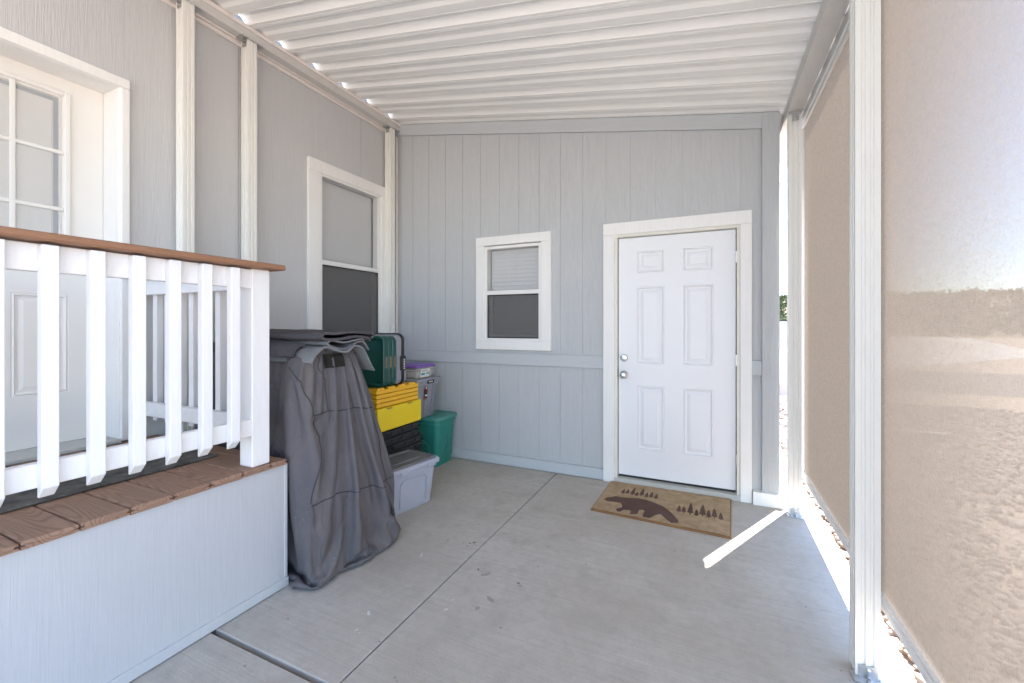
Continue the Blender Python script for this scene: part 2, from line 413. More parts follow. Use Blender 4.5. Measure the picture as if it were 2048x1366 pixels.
for i, (x, y, r, st_) in enumerate(DARK): splat('oil_spot', 'spot' if i < 11 else 'rust', x, y, r * .75, i, st_)
def poly_sheet(name, mat, pts):
    return struct(MB().add(pts, [tuple(range(len(pts)))]).build(name, mat))
poly_sheet('street', 'asphalt', [(-80, 27, -1.657), (10.5, 25, -1.657), (90, 16, -1.657), (110, 32, -1.657), (12, 36.5, -1.657), (-80, 42, -1.657)])
poly_sheet('driveway', 'drive', [(7, 37.5, -1.653), (11.4, 37.3, -1.653), (30, 60, -1.653), (39, 86, -1.653), (56, 140, -1.653), (40, 140, -1.653)])

def hill_z(x, y):
    a = smooth((y - 120) / 150) * (16.5 + 5 * noise.noise(Vector((x * .008, 3, 0))) + 2 * noise.noise(Vector((x * .03, y * .02, 1))))
    return a - 2.4
mb = MB(); NX, NY = 60, 22
mb.add([(-300 + 900 * i / NX, 110 + 300 * j / NY, hill_z(-300 + 900 * i / NX, 110 + 300 * j / NY)) for j in range(NY + 1) for i in range(NX + 1)],
       [(j * (NX + 1) + i, j * (NX + 1) + i + 1, (j + 1) * (NX + 1) + i + 1, (j + 1) * (NX + 1) + i) for j in range(NY) for i in range(NX)])
struct(mb.build('hill', 'hill', smooth=True))
mb = MB(); rd = random.Random(3)
for k in range(2600):
    y = rd.uniform(140, 300); x = rd.uniform(-.1, .62) * y + rd.uniform(-10, 10); r = rd.uniform(.9, 2.4); z = hill_z(x, y)
    for q in range(26):
        d = Vector((rd.gauss(0, 1), rd.gauss(0, 1), rd.gauss(0, 1))).normalized() * r * rd.uniform(.5, 1)
        c = Vector((x, y, z + r * .7)) + Vector((d.x, d.y, d.z * .8)); s_ = r * .38
        mb.add([c + Vector((rd.uniform(-s_, s_), rd.uniform(-s_, s_), rd.uniform(-s_, s_))) for _ in range(3)], [(0, 1, 2)])
o = mb.build('juniper_scrub', 'leaf'); struct(o, 'stuff'); tag(o, 'dark green juniper scrub covering the dry hillside', 'scrub')

# gravel: many small stones
mb = MB(); rd = random.Random(5)
ico = bmesh.new(); bmesh.ops.create_icosphere(ico, subdivisions=1, radius=1)
IV = [v.co.copy() for v in ico.verts]; IF = [[v.index for v in f.verts] for f in ico.faces]; ico.free()
def stone(x, y, r):
    rz = rd.uniform(0, 6.3); cz, sz = math.cos(rz), math.sin(rz); sx, sy, szz = r * rd.uniform(.8, 1.5), r * rd.uniform(.6, 1.1), r * rd.uniform(.45, .8)
    z = gz(x, y) + szz * .35 + rd.uniform(0, .015); tl = rd.uniform(-.5, .5)
    vs = []
    for v in IV:
        k = rd.uniform(.78, 1.15); a, b_, c = v.x * sx * k, v.y * sy * k, v.z * szz * k
        c += a * tl; vs.append((x + a * cz - b_ * sz, y + a * sz + b_ * cz, z + c))
    mb.add(vs, IF)
for k in range(5200): stone(.745 + abs(rd.gauss(0, .5)), rd.uniform(.7, 7.0), rd.uniform(.016, .034))
for k in range(5200): stone(rd.uniform(.75, 4.4), rd.uniform(4.6, 10.2), rd.uniform(.02, .05))
o = mb.build('gravel', 'stone'); struct(o, 'stuff'); tag(o, 'loose pinkish tan gravel beside the concrete slab', 'gravel')

# neighbour's house down the slope
nh = thing('neighbour_house', 'low white neighbouring house with dark roof below the gravel bank', 'house', (0, 22, -1.65))
B('skirting', 'house_pink', nh, -8, 4.25, 20, 27, -1.75, -1.06)
B('wall', 'house_white', nh, -8.03, 4.28, 19.97, 27.03, -1.06, .30)
nr = MB().prism([(19.6, .30), (27.4, .30), (23.5, 1.5)], 0, -8.4, 4.6).build('roof', 'roof_dark', nh)
B('fascia', 'house_white', nr, -8.42, 4.62, 19.56, 19.62, .20, .34)
for i in range(3): B('window', 'glass', nh, -6.5 + i * 3, -5.3 + i * 3, 19.95, 19.975, -.9, .05)

# ------------------------------------------------------------------ storage shed at the end (back wall)
BY = 3.665
def rz_(x): return 2.964 - .17 * x               # underside of the carport roof
shed = thing('storage_shed', 'grey grooved-siding storage shed closing the end of the covered patio', 'shed', (-1.3, BY, 0))
DOOR = (-.735, .207, -.01, 2.092); WIN = (-1.985, -1.395, 1.165, 2.09)
holes = [DOOR, WIN]
def sheath(x0, x1):
    mb = MB()
    for r in cut((x0, x1, 0, 2.80), holes): mb.box(r[0], r[1], BY + .012, BY + .10, r[2], r[3])
    mb.prism([(x0, 2.80), (x1, 2.80), (x1, rz_(x1) - .004), (x0, rz_(x0) - .004)], 1, BY + .012, BY + .10)
    return mb
sheath(-3.10, .44).build('sheathing', 'siding', shed)
gx = [-3.10, -3.05, -2.855] + [-2.855 + .2045 * i for i in range(1, 16)] + [.345]
gx = [-3.095] + [-2.855 + .2045 * i for i in range(0, 16)] + [.349]
for i in range(len(gx) - 1):
    x0, x1 = gx[i] + .0016, gx[i + 1] - .0016
    low = cut((x0, x1, .0, .958), holes)
    if low:
        mb = MB()
        for r in low: mb.box(r[0], r[1], BY + .0082, BY + .0135, r[2], r[3])
        mb.build('siding_board', 'siding', shed)
    full = [h_ for h_ in holes if h_[0] <= x0 and h_[1] >= x1]
    for (za, zb_) in ((1.06, full[0][2]), (full[0][3], None)) if full else ((1.06, None),):
        zt_ = 2.75 if zb_ is None else zb_
        if zt_ - za < .03: continue
        mb = MB()
        for r in cut((x0, x1, za, zt_), holes): mb.box(r[0], r[1], BY + .0082, BY + .0135, r[2], r[3])
        if zb_ is None: mb.prism([(x0, 2.75), (x1, 2.75), (x1, rz_(x1) - .11), (x0, rz_(x0) - .11)], 1, BY + .0082, BY + .0135)
        mb.build('siding_board', 'siding', shed)
# trims
MB().prism([(-3.095, rz_(-3.095) - .118), (.35, rz_(.35) - .118), (.35, rz_(.35) - .004), (-3.095, rz_(-3.095) - .004)], 1, BY - .014, BY + .012).build('top_band', 'siding_h', shed)
B('chair_rail', 'siding_h', shed, -3.095, -.828, BY - .016, BY + .012, .955, 1.064, b=.003)
B('chair_rail', 'siding_h', shed, .284, .349, BY - .016, BY + .012, .955, 1.064, b=.003)
B('base_board', 'siding_h', shed, -3.095, -.828, BY - .018, BY + .012, .004, .096, b=.003)
MB().prism([(.35, 0.05), (.46, 0.05), (.46, rz_(.46) - .003), (.35, rz_(.35) - .003)], 1, BY - .022, BY + .12).build('corner_board', 'siding', shed)
B('corner_block', 'white_trim', shed, .288, .487, BY - .045, BY + .14, .0, .098, b=.003)
B('corner_bead', 'vinyl', shed, -3.075, -3.055, BY - .012, BY + .01, .1, 3.36, b=.003)
MB().prism([(-3.10, 0), (.44, 0), (.44, rz_(.44) - .01), (-3.10, rz_(-3.1) - .01)], 1, BY + .22, 5.5).build('wall', 'siding', shed)
B('wall_return', 'siding', shed, .40, .445, BY + .10, BY + .22, .0, rz_(.445) - .01)
MB().prism([(.0, .0), (5.6, .0), (5.6, .1), (.0, .1)], 0, -3.1, -3.09)
# door
casing = lambda a: B('door_casing', 'white_trim', shed, *a, b=.003)
casing((-.828, -.735, BY - .024, BY + .012, 0, 2.09)); casing((.207, .284, BY - .024, BY + .012, 0, 2.09))
casing((-.828, .284, BY - .026, BY + .012, 2.09, 2.19))
for a in ((-.735, -.712, .03, 2.068), (.184, .207, .03, 2.068), (-.735, .207, 2.068, 2.0915)):
    B('door_jamb', 'jamb', shed, a[0], a[1], BY - .012, BY + .14, a[2], a[3], b=.002)
B('threshold', 'threshold', shed, -.735, .207, BY - .03, BY + .14, .0, .045, b=.004)
DYF = BY + .028
pan_rects = []
for (x0, x1) in ((-.556, -.337), (-.197, .026)):
    for (z0, z1) in ((.287, .824), (1.005, 1.652), (1.762, 1.948)): pan_rects.append((x0, x1, z0, z1))
def panel_door(name, mat, parent, y, th, rect, panels, ax=1, sg=1):
    """flat slab with real recessed and raised moulded panels; ax=1 face looks to -Y, ax=0 face looks to +X"""
    def P3(a, d, z): return (a, y + d, z) if ax == 1 else (y - d, a, z)
    mb = MB()
    def q(a0, a1, z0, z1, d): mb.add([P3(a0, d, z0), P3(a1, d, z0), P3(a1, d, z1), P3(a0, d, z1)], [(0, 1, 2, 3)])
    for r in cut(rect, panels): q(r[0], r[1], r[2], r[3], 0)
    for (a0, a1, z0, z1) in panels:
        prof = [(0, 0), (.006, .004), (.012, -.003), (.02, .009), (.028, .010), (.048, .003)]
        rg = [[P3(a0 + i, d, z0 + i), P3(a1 - i, d, z0 + i), P3(a1 - i, d, z1 - i), P3(a0 + i, d, z1 - i)] for i, d in prof]
        mb.rings(rg, True, False, True)
    a0, a1, z0, z1 = rect
    mb.rings([[P3(a0, d, z0), P3(a1, d, z0), P3(a1, d, z1), P3(a0, d, z1)] for d in (0, th)], True, False, True)
    me = mb.build(name, mat, parent); return me
door = panel_door('door', 'door_white', shed, DYF, .045, (-.706, .178, .064, 2.063), pan_rects)
B('door_sweep', 'black_rubber', door, -.704, .176, DYF + .006, DYF + .04, .046, .063, b=0)
for r in pan_rects:
    B('panel', 'door_white', door, r[0] + .05, r[1] - .05, DYF - .0015, DYF + .01, r[2] + .05, r[3] - .05, b=.0035)
k = MB().lathe([(.034, 0), (.034, -.006), (.028, -.012), (.014, -.016), (.013, -.035), (.024, -.043), (.028, -.055), (.022, -.066), (.008, -.070)], (-.661, DYF, .909), 1).build('knob', 'chrome', door, True)
MB().lathe([(.031, 0), (.031, -.008), (.024, -.017), (.012, -.019), (.012, -.026), (.004, -.027)], (-.661, DYF, 1.052), 1).build('deadbolt', 'chrome', door, True)
for z in (.3, 1.06, 1.85): B('hinge', 'galv', door, .176, .186, DYF - .008, DYF + .003, z - .045, z + .045)

def window(parent, ax, pos, rect, glass, mid, depth, casing_w, nslat=26):
    """double-hung vinyl window; ax=1 looks to -Y at y=pos, ax=0 looks to +X at x=pos.  d>0 goes into the wall"""
    def bx(name, mat, par_, a0, a1, d0, d1, z0, z1, b=.002):
        if ax == 1: return B(name, mat, par_, a0, a1, pos + d0, pos + d1, z0, z1, b=b)
        return B(name, mat, par_, pos - d1, pos - d0, a0, a1, z0, z1, b=b)
    a0, a1, z0, z1 = rect; g0, g1, h0, h1 = glass
    fr = bx('window', 'vinyl', parent, g0 - .028, g0, -.014, .07, h0 - .028, h1 + .028)      # left stile of the frame carries the rest
    bx('frame_stile', 'vinyl', fr, g1, g1 + .028, -.014, .07, h0 - .028, h1 + .028)
    bx('frame_head', 'vinyl', fr, g0, g1, -.0135, .07, h1, h1 + .028)
    bx('frame_sill', 'vinyl', fr, g0, g1, -.018, .07, h0 - .028, h0)
    bx('meeting_rail', 'vinyl', fr, g0, g1, -.010, .04, mid - .02, mid + .02)
    bx('pane', 'glass', fr, g0, g1, .010, .014, mid + .02, h1, b=0)
    bx('insect_screen', 'insect', fr, g0 + .008, g1 - .008, .004, .006, h0 + .008, mid - .028, b=0)
    for s_ in ((g0, g0 + .009, h0, mid - .02), (g1 - .009, g1, h0, mid - .02)): bx('screen_frame', 'black_rubber', fr, s_[0], s_[1], .0, .012, s_[2], s_[3], b=0)
    bx('screen_frame', 'black_rubber', fr, g0 + .009, g1 - .009, .0, .012, mid - .030, mid - .02, b=0)
    bx('screen_frame', 'black_rubber', fr, g0 + .009, g1 - .009, .0, .012, h0, h0 + .009, b=0)
    for s_ in ((g0 + .012, g0 + .04, h0 + .01, mid - .02), (g1 - .04, g1 - .012, h0 + .01, mid - .02), (g0 + .04, g1 - .04, h0 + .01, h0 + .035)):
        bx('lower_sash', 'vinyl', fr, s_[0], s_[1], .030, .058, s_[2], s_[3])
    bx('pane', 'glass', fr, g0 + .04, g1 - .04, .042, .046, h0 + .035, mid - .02, b=0)
    mb = MB(); n = nslat
    for i in range(n):
        z = h0 + (h1 - h0) * (i + .5) / n; hh = (h1 - h0) / n * .45
        q = [(z - hh, .094), (z - hh, .0955), (z + hh, .0835), (z + hh, .082)]
        if ax == 1: mb.add([(a, pos + d, zz) for a in (g0, g1) for zz, d in q], [(0, 1, 2, 3), (7, 6, 5, 4)] + [(j, j + 4, (j + 1) % 4 + 4, (j + 1) % 4) for j in range(4)])
        else: mb.add([(pos - d, a, zz) for a in (g0, g1) for zz, d in q], [(0, 1, 2, 3), (7, 6, 5, 4)] + [(j, j + 4, (j + 1) % 4 + 4, (j + 1) % 4) for j in range(4)])
    mb.build('blind', 'blind', fr)
    c = casing_w
    bx('casing', 'white_trim', fr, a0, g0 - .028, -.024, .012, z0 + c, z1 - c, b=.003); bx('casing', 'white_trim', fr, g1 + .028, a1, -.024, .012, z0 + c, z1 - c, b=.003)
    bx('casing', 'white_trim', fr, a0, a1, -.026, .012, z1 - c, z1, b=.003); bx('casing', 'white_trim', fr, a0, a1, -.026, .012, z0, z0 + c, b=.003)
    return fr
window(shed, 1, BY, (-2.074, -1.302, 1.096, 2.178), (-1.957, -1.423, 1.205, 2.057), 1.64, BY, .085, 22)

# ------------------------------------------------------------------ house wall on the left
LX = -3.10
house = thing('house', 'grey manufactured house with cream glazed door above the porch', 'house', (LX - 1, 1, 0))
HD = (.335, 1.318, .66, 2.735); HW = (2.655, 3.475, 1.06, 2.70)
seams = [-7, -3.45, -2.23, -1.01, .21, 1.986, 3.18, 3.68]
mb = MB()
for r in cut((-7, 5.5, 0, 3.46), [HD, HW]): mb.box(LX - .10, LX - .012, r[0], r[1], r[2], r[3])
mb.build('sheathing', 'house_siding', house)
for i in range(len(seams) - 1):
    mb = MB()
    for r in cut((seams[i] + .002, seams[i + 1] - .002, 0, 3.455), [HD, HW]): mb.box(LX - .0125, LX, r[0], r[1], r[2], r[3], b=.002)
    mb.build('siding_panel', 'house_siding', house)
B('wall_flashing', 'strip', house, LX + .001, LX + .022, -6.9, 3.64, 3.345, 3.372, b=.004)
B('wall_flashing', 'strip', house, LX + .001, LX + .03, -6.9, 3.64, 3.376, 3.43, b=.004)
B('wall', 'house_siding', house, -9.3, LX - .30, -7, 5.5, 0, 3.44)
B('fascia', 'white_trim', house, LX - .13, LX - .10, -7.1, 5.6, 3.462, 3.86, b=.004)  # white board added so the gaps above the left beam read bright
MB().prism([(LX - .131, 3.462), (LX - .05, 3.862), (-6.2, 4.55), (-9.6, 3.862), (-9.5, 3.462)], 1, -7.3, 5.8).build('roof', 'roof_dark', house)
for y in (-7, 5.4): MB().box(LX - .3, LX - .1, y, y + .1, 0, 3.44).build('wall_return', 'house_siding', house)
window(house, 0, LX, (2.562, 3.565, 1.0, 2.762), (2.71, 3.417, 1.14, 2.637), 1.885, .09, .105, 40)
# entry door
for a in ((.295, .328, .66, 2.7005), (1.292, 1.333, .66, 2.7005)):
    B('door_casing', 'white_trim', house, LX - .012, LX + .026, a[0], a[1], a[2], a[3], b=.004)
B('door_casing', 'white_trim', house, LX - .012, LX + .028, .295, 1.333, 2.7015, 2.757, b=.004)
for a in ((.335, .362, .66, 2.70), (1.285, 1.318, .66, 2.70), (.335, 1.318, 2.6985, 2.735)):
    B('door_jamb', 'white_trim', house, LX - .24, LX + .012, a[0], a[1], a[2], a[3], b=.003)
B('threshold', 'threshold', house, LX - .24, LX + .05, .362, 1.285, .655, .678, b=.004)
DX = -3.262
glz = (.535, 1.112, 1.655, 2.598)
hp = [(.913, 1.134, .955, 1.5), (.513, .734, .955, 1.5)]
hd = MB()
hdoor = panel_door('entry_door', 'door_cream', house, DX, .045, (.365, 1.283, .68, 2.698), hp + [glz], 0)
g0, g1, h0, h1 = glz
mb = MB().box(DX - .012, DX + .016, g0 - .026, g0, h0 - .026, h1 + .026, b=.005).box(DX - .012, DX + .016, g1, g1 + .026, h0 - .026, h1 + .026, b=.005)
mb.box(DX - .012, DX + .015, g0, g1, h0 - .026, h0, b=.005).box(DX - .012, DX + .015, g0, g1, h1, h1 + .026, b=.005).build('lite_frame', 'door_cream', hdoor)
pw, ph = (g1 - g0) / 3, (h1 - h0) / 3
for i in range(1, 3):
    B('muntin', 'door_cream', hdoor, DX - .004, DX + .010, g0 + i * pw - .011, g0 + i * pw + .011, h0, h1, b=.004)
    B('muntin', 'door_cream', hdoor, DX - .0035, DX + .0095, g0, g1, h0 + i * ph - .011, h0 + i * ph + .011, b=.004)
for i in range(3):
    for j in range(3): B('pane', 'glass', hdoor, DX + .001, DX + .004, g0 + i * pw + .011, g0 + (i + 1) * pw - .011, h0 + j * ph + .011, h0 + (j + 1) * ph - .011, b=0)
B('door_blind', 'door_shade', hdoor, DX - .009, DX - .006, g0, g1, h0, h1, b=0)
MB().lathe([(.033, 0), (.033, .006), (.014, .014), (.013, .035), (.026, .045), (.026, .06), (.008, .068)], (DX, .43, 1.62), 0).build('knob', 'chrome', hdoor, True)
B('wall_pocket', 'interior', house, LX - .299, LX - .28, .2, 1.45, .5, 2.9, b=0)

# ------------------------------------------------------------------ carport: corrugated roof, beams, posts
cp = thing('carport', 'cream aluminium carport with corrugated roof pans, beams and fluted posts', 'carport', (0, 2, 0))
PER = .3048; RX0, RX1 = -3.016, .675
prof = [(0, 0), (.026, 0), (.052, .06), (.100, .06), (.126, 0), (.176, 0), (.196, .036), (.236, .036), (.256, 0), (PER, 0)]
prof = [(0, 0), (.012, 0), (.014, .004), (.018, .004), (.020, 0), (.024, 0), (.060, .038), (.074, .038), (.0745, .036), (.0785, .036), (.079, .038), (.093, .038), (.129, 0), (.148, 0), (.149, .003), (.153, .003), (.154, 0), (.176, 0), (.202, .012), (.232, .012), (.258, 0), (PER, 0)]
Y_A = 1.93 - .0765
k0, k1 = -11, 12
def pan(y0):
    top = [(y0 + a, b_) for a, b_ in prof]; bot = [(y, h + .0025) for y, h in reversed(top)]
    poly = top + bot; n = len(poly); vs = []
    for x in (RX0, RX1): vs += [(x, y, rz_(x) + h) for y, h in poly]
    m = len(prof); fs = []
    for i in range(n): j = (i + 1) % n; fs.append((i, j, j + n, i + n))
    for i in range(m - 1):
        a, b_, c, d = i, i + 1, n - 2 - i, n - 1 - i; fs += [(a, b_, c, d), (d + n, c + n, b_ + n, a + n)]
    return MB().add(vs, fs)
for k in range(k0, k1): pan(Y_A + k * PER).build('roof_pan', 'pan', cp)
RY0, RY1 = Y_A + k0 * PER, Y_A + k1 * PER
# left and right header beams
lb = MB().prism([(-3.075, 3.384), (-3.0, 3.384), (-3.0, rz_(-3.0) - .001), (-3.012, rz_(-3.012) - .001), (-3.012, 3.40), (-3.063, 3.40), (-3.063, rz_(-3.063) - .001), (-3.075, rz_(-3.075) - .001)], 1, RY0, 3.64).build('beam', 'beam', cp)
B('beam_flange', 'strip', lb, -2.999, -2.985, RY0, 3.642, 3.44, rz_(-2.985) - .002, b=.003)
rb = MB().prism([(.488, 2.802), (.578, 2.802), (.578, rz_(.578) - .001), (.488, rz_(.488) - .001)], 1, RY0, 5.5).build('beam', 'beam', cp)
for k in range(k0, 6):
    y = Y_A + k * PER
    if y < 3.4: MB().prism([(y + .178, rz_(-3.01) - .002), (y + .202, rz_(-3.01) + .011), (y + .232, rz_(-3.01) + .011), (y + .256, rz_(-3.01) - .002)], 0, -3.05, -3.01).build('foam_plug', 'foam', lb)
MB().prism([(.676, rz_(.676) - .06), (.70, rz_(.70) - .055), (.70, rz_(.70) + .03), (.676, rz_(.676) + .0)], 1, 5.3, RY1).build('fascia', 'pan', cp)
def post_poly(cx_, cy_, w_, d_):
    """roll formed post: two flutes in every face, rounded lips"""
    pts = []
    for (ux, uy, L, H) in ((1, 0, w_, d_), (0, 1, d_, w_), (-1, 0, w_, d_), (0, -1, d_, w_)):
        nx, ny = uy, -ux
        for t, dep in ((-.5, 0), (-.26, 0), (-.22, .006), (-.12, .006), (-.08, 0), (.08, 0), (.12, .006), (.22, .006), (.26, 0)):
            if t == -.5: a = -L / 2; dd = 0
            else: a = t * L; dd = dep
            pts.append((cx_ + ux * a + nx * (H / 2 - dd), cy_ + uy * a + ny * (H / 2 - dd)))
    return pts
def post(x0, x1, y0, y1, ztop, side):
    cx_, cy_ = (x0 + x1) / 2, (y0 + y1) / 2
    p = MB().prism(post_poly(cx_, cy_, x1 - x0, y1 - y0), 2, .006, ztop).build('post', 'post', cp)
    # base angle with bolt
    s_ = side
    xf = x0 if s_ < 0 else x1
    MB().box(x0 - .012, x1 + .012, y0 - .035, y0 + .02, .0, .005).box(x0 + .01, x1 - .01, y0 - .004, y0 - .0005, .005, .05).build('base_bracket', 'galv', p)
    MB().lathe([(.011, 0), (.011, .003), (.007, .004), (.007, .014), (.001, .015)], (cx_, y0 - .02, .005), 2, 8).build('bolt', 'galv', p)
    MB().lathe([(.007, 0), (.007, -.004), (.001, -.006)], (cx_, y0 - .004, .035), 1, 8).build('bolt', 'galv', p)
    MB().box(x0 - .006, x1 + .006, y0 - .045, y1 + .045, ztop - .001, ztop + .006).box(cx_ - .02, cx_ + .02, y0 - .004, y0 - .0005, ztop - .045, ztop - .001).build('top_bracket', 'galv', p)
    MB().lathe([(.008, 0), (.008, -.005), (.001, -.008)], (cx_, y0 - .004, ztop - .028), 1, 8).build('bolt', 'galv', p)
    return p
for y0 in (1.571, 1.988, 3.496, -1.2): post(-3.08, -3.0, y0, y0 + .065, 3.378, 1)
for y0 in (2.02, 3.53, .50, -1.30): post(.50, .577, y0, y0 + .075, 2.796, -1)

# shade screens hung outside the right hand posts
def screen(y0, y1, lab):
    t = thing('shade_screen', lab, 'screen', (.62, (y0 + y1) / 2, .23))
    zt, zb = 2.748, .272
    fab = MB().box(.6195, .6205, y0 + .02, y1 - .02, zb - .01, zt + .01).build('fabric', 'screen', t)
    B('top_housing', 'vinyl', t, .600, .655, y0, y1, zt + .03, 2.846, b=.006)
    B('top_rail', 'post', t, .606, .640, y0, y1, zt, zt + .028, b=.003)
    for a in ((y0, y0 + .026), (y1 - .026, y1)): B('side_rail', 'vinyl', t, .604, .640, a[0], a[1], zb - .0, zt, b=.004)
    mb = MB().box(.600, .645, y0, y1, zb - .042, zb - .012, b=.006).box(.606, .638, y0, y1, zb - .013, zb, b=.003)
    mb.build('bottom_rail', 'vinyl', t)
    return t
screen(2.205, 3.715, 'beige mesh shade screen spanning from the middle post to the shed corner')
screen(.52, 2.195, 'beige see-through mesh shade screen on the open side away from the shed')

# ------------------------------------------------------------------ porch deck with railing
DXF = -1.96; DT = .655
deck = thing('porch_deck', 'raised porch with brown composite boards, pale grey skirt and white railing', 'porch', (-2.5, .5, 0))
DY0 = -.75
MB().box(DXF - .02, DXF, DY0, 1.50, .048, .628, b=.002).build('skirt_panel', 'skirt', deck)
MB().box(DXF - .02, DXF + .008, DY0, 1.506, .004, .05, b=.003).build('skirt_base_trim', 'skirt', deck)
MB().box(-3.08, DXF - .021, 1.478, 1.499, .004, .628, b=.002).build('skirt_panel', 'skirt', deck)
B('skirt_corner', 'skirt', deck, DXF - .022, DXF + .003, 1.484, 1.503, .05, .627, b=.003)
B('deck_frame', 'interior', deck, -3.09, DXF - .03, DY0 + .02, 1.47, .05, .625, b=0)
edges = [1.486, 1.402] + [1.402 - .1397 * i for i in range(1, 16)]
rd = random.Random(11)
for i in range(len(edges) - 1):
    y1, y0 = edges[i] - .0025, edges[i + 1] + .0025
    z0, z1 = DT - .026, DT; mz = (z0 + z1) / 2
    poly = [(y0, z0), (y1, z0), (y1, mz - .004), (y1 - .010, mz - .003), (y1 - .010, mz + .001), (y1, mz + .002), (y1, z1 - .004), (y1 - .004, z1),
            (y0 + .004, z1), (y0, z1 - .004), (y0, mz + .002), (y0 + .010, mz + .001), (y0 + .010, mz - .003), (y0, mz - .004)]
    # slightly ragged saw-cut end with a sagging lower edge
    n = len(poly); rg = []
    for x in (-3.095, DXF + .018):
        rg.append([(x + (rd.uniform(-.003, .003) if x > -3 else 0), p[0], p[1] + (rd.uniform(-.004, .001) if (x > -3 and p[1] == z0) else 0)) for p in poly])
    MB().rings(rg).build('deck_board', 'composite', deck)
# long railing beside the patio
rail = MB().box(-1.999, DXF - .0005, DY0, 1.32, 1.503, 1.592, b=.003).build('side_railing', 'white_wood', deck)
B('bottom_rail', 'white_wood', rail, -1.999, DXF - .0005, DY0, 1.32, .806, .884, b=.003)
MB().box(-2.05, -1.90, DY0, 1.452, 1.5975, 1.624, b=.006).build('handrail', 'cap', deck)
B('railing_post', 'white_wood', deck, -2.05, DXF + .002, 1.316, 1.406, DT + .001, 1.597, b=.004)
def baluster(x, y, ax, parent):
    """2x2 picket with a slanted lower end; ax=0: on the +X face of the rail, ax=1: on the +Y face"""
    t, wd = .036, .041; z0, z1 = .772, 1.588
    poly = [(0, z0), (t, z0 + .036), (t, z1), (0, z1)]
    if ax == 0: mb = MB().prism([(x + a, z) for a, z in poly], 1, y, y + wd)
    else: mb = MB().prism([(y + a, z) for a, z in poly], 0, x, x + wd)
    bm = bmesh.new(); me = bpy.data.meshes.new('baluster'); me.from_pydata(mb.v, [], mb.f); bm.from_mesh(me)
    bmesh.ops.recalc_face_normals(bm, faces=bm.faces[:])
    bmesh.ops.bevel(bm, geom=bm.edges[:], offset=.0025, segments=1, affect='EDGES'); bm.to_mesh(me); bm.free()
    me.materials.append(MT['white_wood']); o = bpy.data.objects.new('baluster', me); col.objects.link(o); par(o, parent)
    f = (x + t, y + wd / 2) if ax == 0 else (x + wd / 2, y + t)
    if ax == 0:
        for z in (1.545, .846):
            pass
for i in range(17): baluster(DXF, 1.199 - .1185 * i, 0, rail)
rail2 = MB().box(-3.08, -2.05, 1.352, 1.390, 1.503, 1.592, b=.003).build('end_railing', 'white_wood', deck)
B('bottom_rail', 'white_wood', rail2, -3.08, -2.05, 1.352, 1.390, .806, .884, b=.003)
MB().box(-3.08, -2.051, 1.30, 1.452, 1.5975, 1.624, b=.006).build('handrail', 'cap', deck)
for i in range(7): baluster(-2.25 - .1185 * i, 1.3905, 1, rail2)
rug = MB().box(-2.96, -2.29, -.4, 1.36, DT + .001, DT + .013, b=.005).build('porch_rug', 'rug')
tag(rug, 'charcoal textured rug lying on the porch boards behind the white railing', 'rug')

# ------------------------------------------------------------------ door mat
mat = thing('door_mat', 'tan door mat with dark bear and pine trees before the white door', 'door mat', (-.318, 3.32, 0))
q = [(-.777, 3.022), (.120, 2.978), (.147, 3.640), (-.760, 3.640)]
def ins(pts, d):
    cx_ = sum(p[0] for p in pts) / len(pts); cy_ = sum(p[1] for p in pts) / len(pts)
    return [(p[0] + d * (1 if p[0] < cx_ else -1), p[1] + d * (1 if p[1] < cy_ else -1)) for p in pts]
MB().rings([[(x, y, z) for x, y in ins(q, d)] for d, z in ((.0, .001), (.0, .008), (.006, .013), (.012, .013))]).build('binding', 'mat_edge', mat)
def mat_grid():
    mb = MB(); n, m_ = 46, 32; qq = ins(q, .008); rdm = random.Random(2)
    for j in range(m_ + 1):
        for i in range(n + 1):
            s_, t_ = i / n, j / m_
            x = (1 - t_) * ((1 - s_) * qq[0][0] + s_ * qq[1][0]) + t_ * ((1 - s_) * qq[3][0] + s_ * qq[2][0])
            y = (1 - t_) * ((1 - s_) * qq[0][1] + s_ * qq[1][1]) + t_ * ((1 - s_) * qq[3][1] + s_ * qq[2][1])
            mb.v.append((x, y, .0155 + rdm.uniform(-.0012, .0012)))
    mb.f = [(j * (n + 1) + i, j * (n + 1) + i + 1, (j + 1) * (n + 1) + i + 1, (j + 1) * (n + 1) + i) for j in range(m_) for i in range(n)]
    return mb
mat_grid().build('pile', 'mat_pile', mat, True)
BEAR = [(-0.726, 3.225), (-0.708, 3.259), (-0.671, 3.293), (-0.656, 3.312), (-0.599, 3.309), (-0.552, 3.322), (-0.494, 3.341), (-0.433, 3.335), (-0.37, 3.306), (-0.309, 3.271), (-0.265, 3.215), (-0.226, 3.146), (-0.193, 3.078), (-0.191, 3.046), (-0.233, 3.02), (-0.245, 3.041), (-0.275, 3.081), (-0.312, 3.135), (-0.347, 3.097), (-0.373, 3.043), (-0.415, 3.03), (-0.423, 3.069), (-0.417, 3.13), (-0.432, 3.153), (-0.456, 3.142), (-0.459, 3.067), (-0.506, 3.045), (-0.502, 3.09), (-0.516, 3.106), (-0.56, 3.093), (-0.581, 3.051), (-0.596, 3.054), (-0.609, 3.086), (-0.577, 3.124), (-0.579, 3.162), (-0.599, 3.209), (-0.654, 3.208), (-0.695, 3.197)]
MB().prism(BEAR, 2, .012, .0185).build('bear_motif', 'mat_dark', mat)
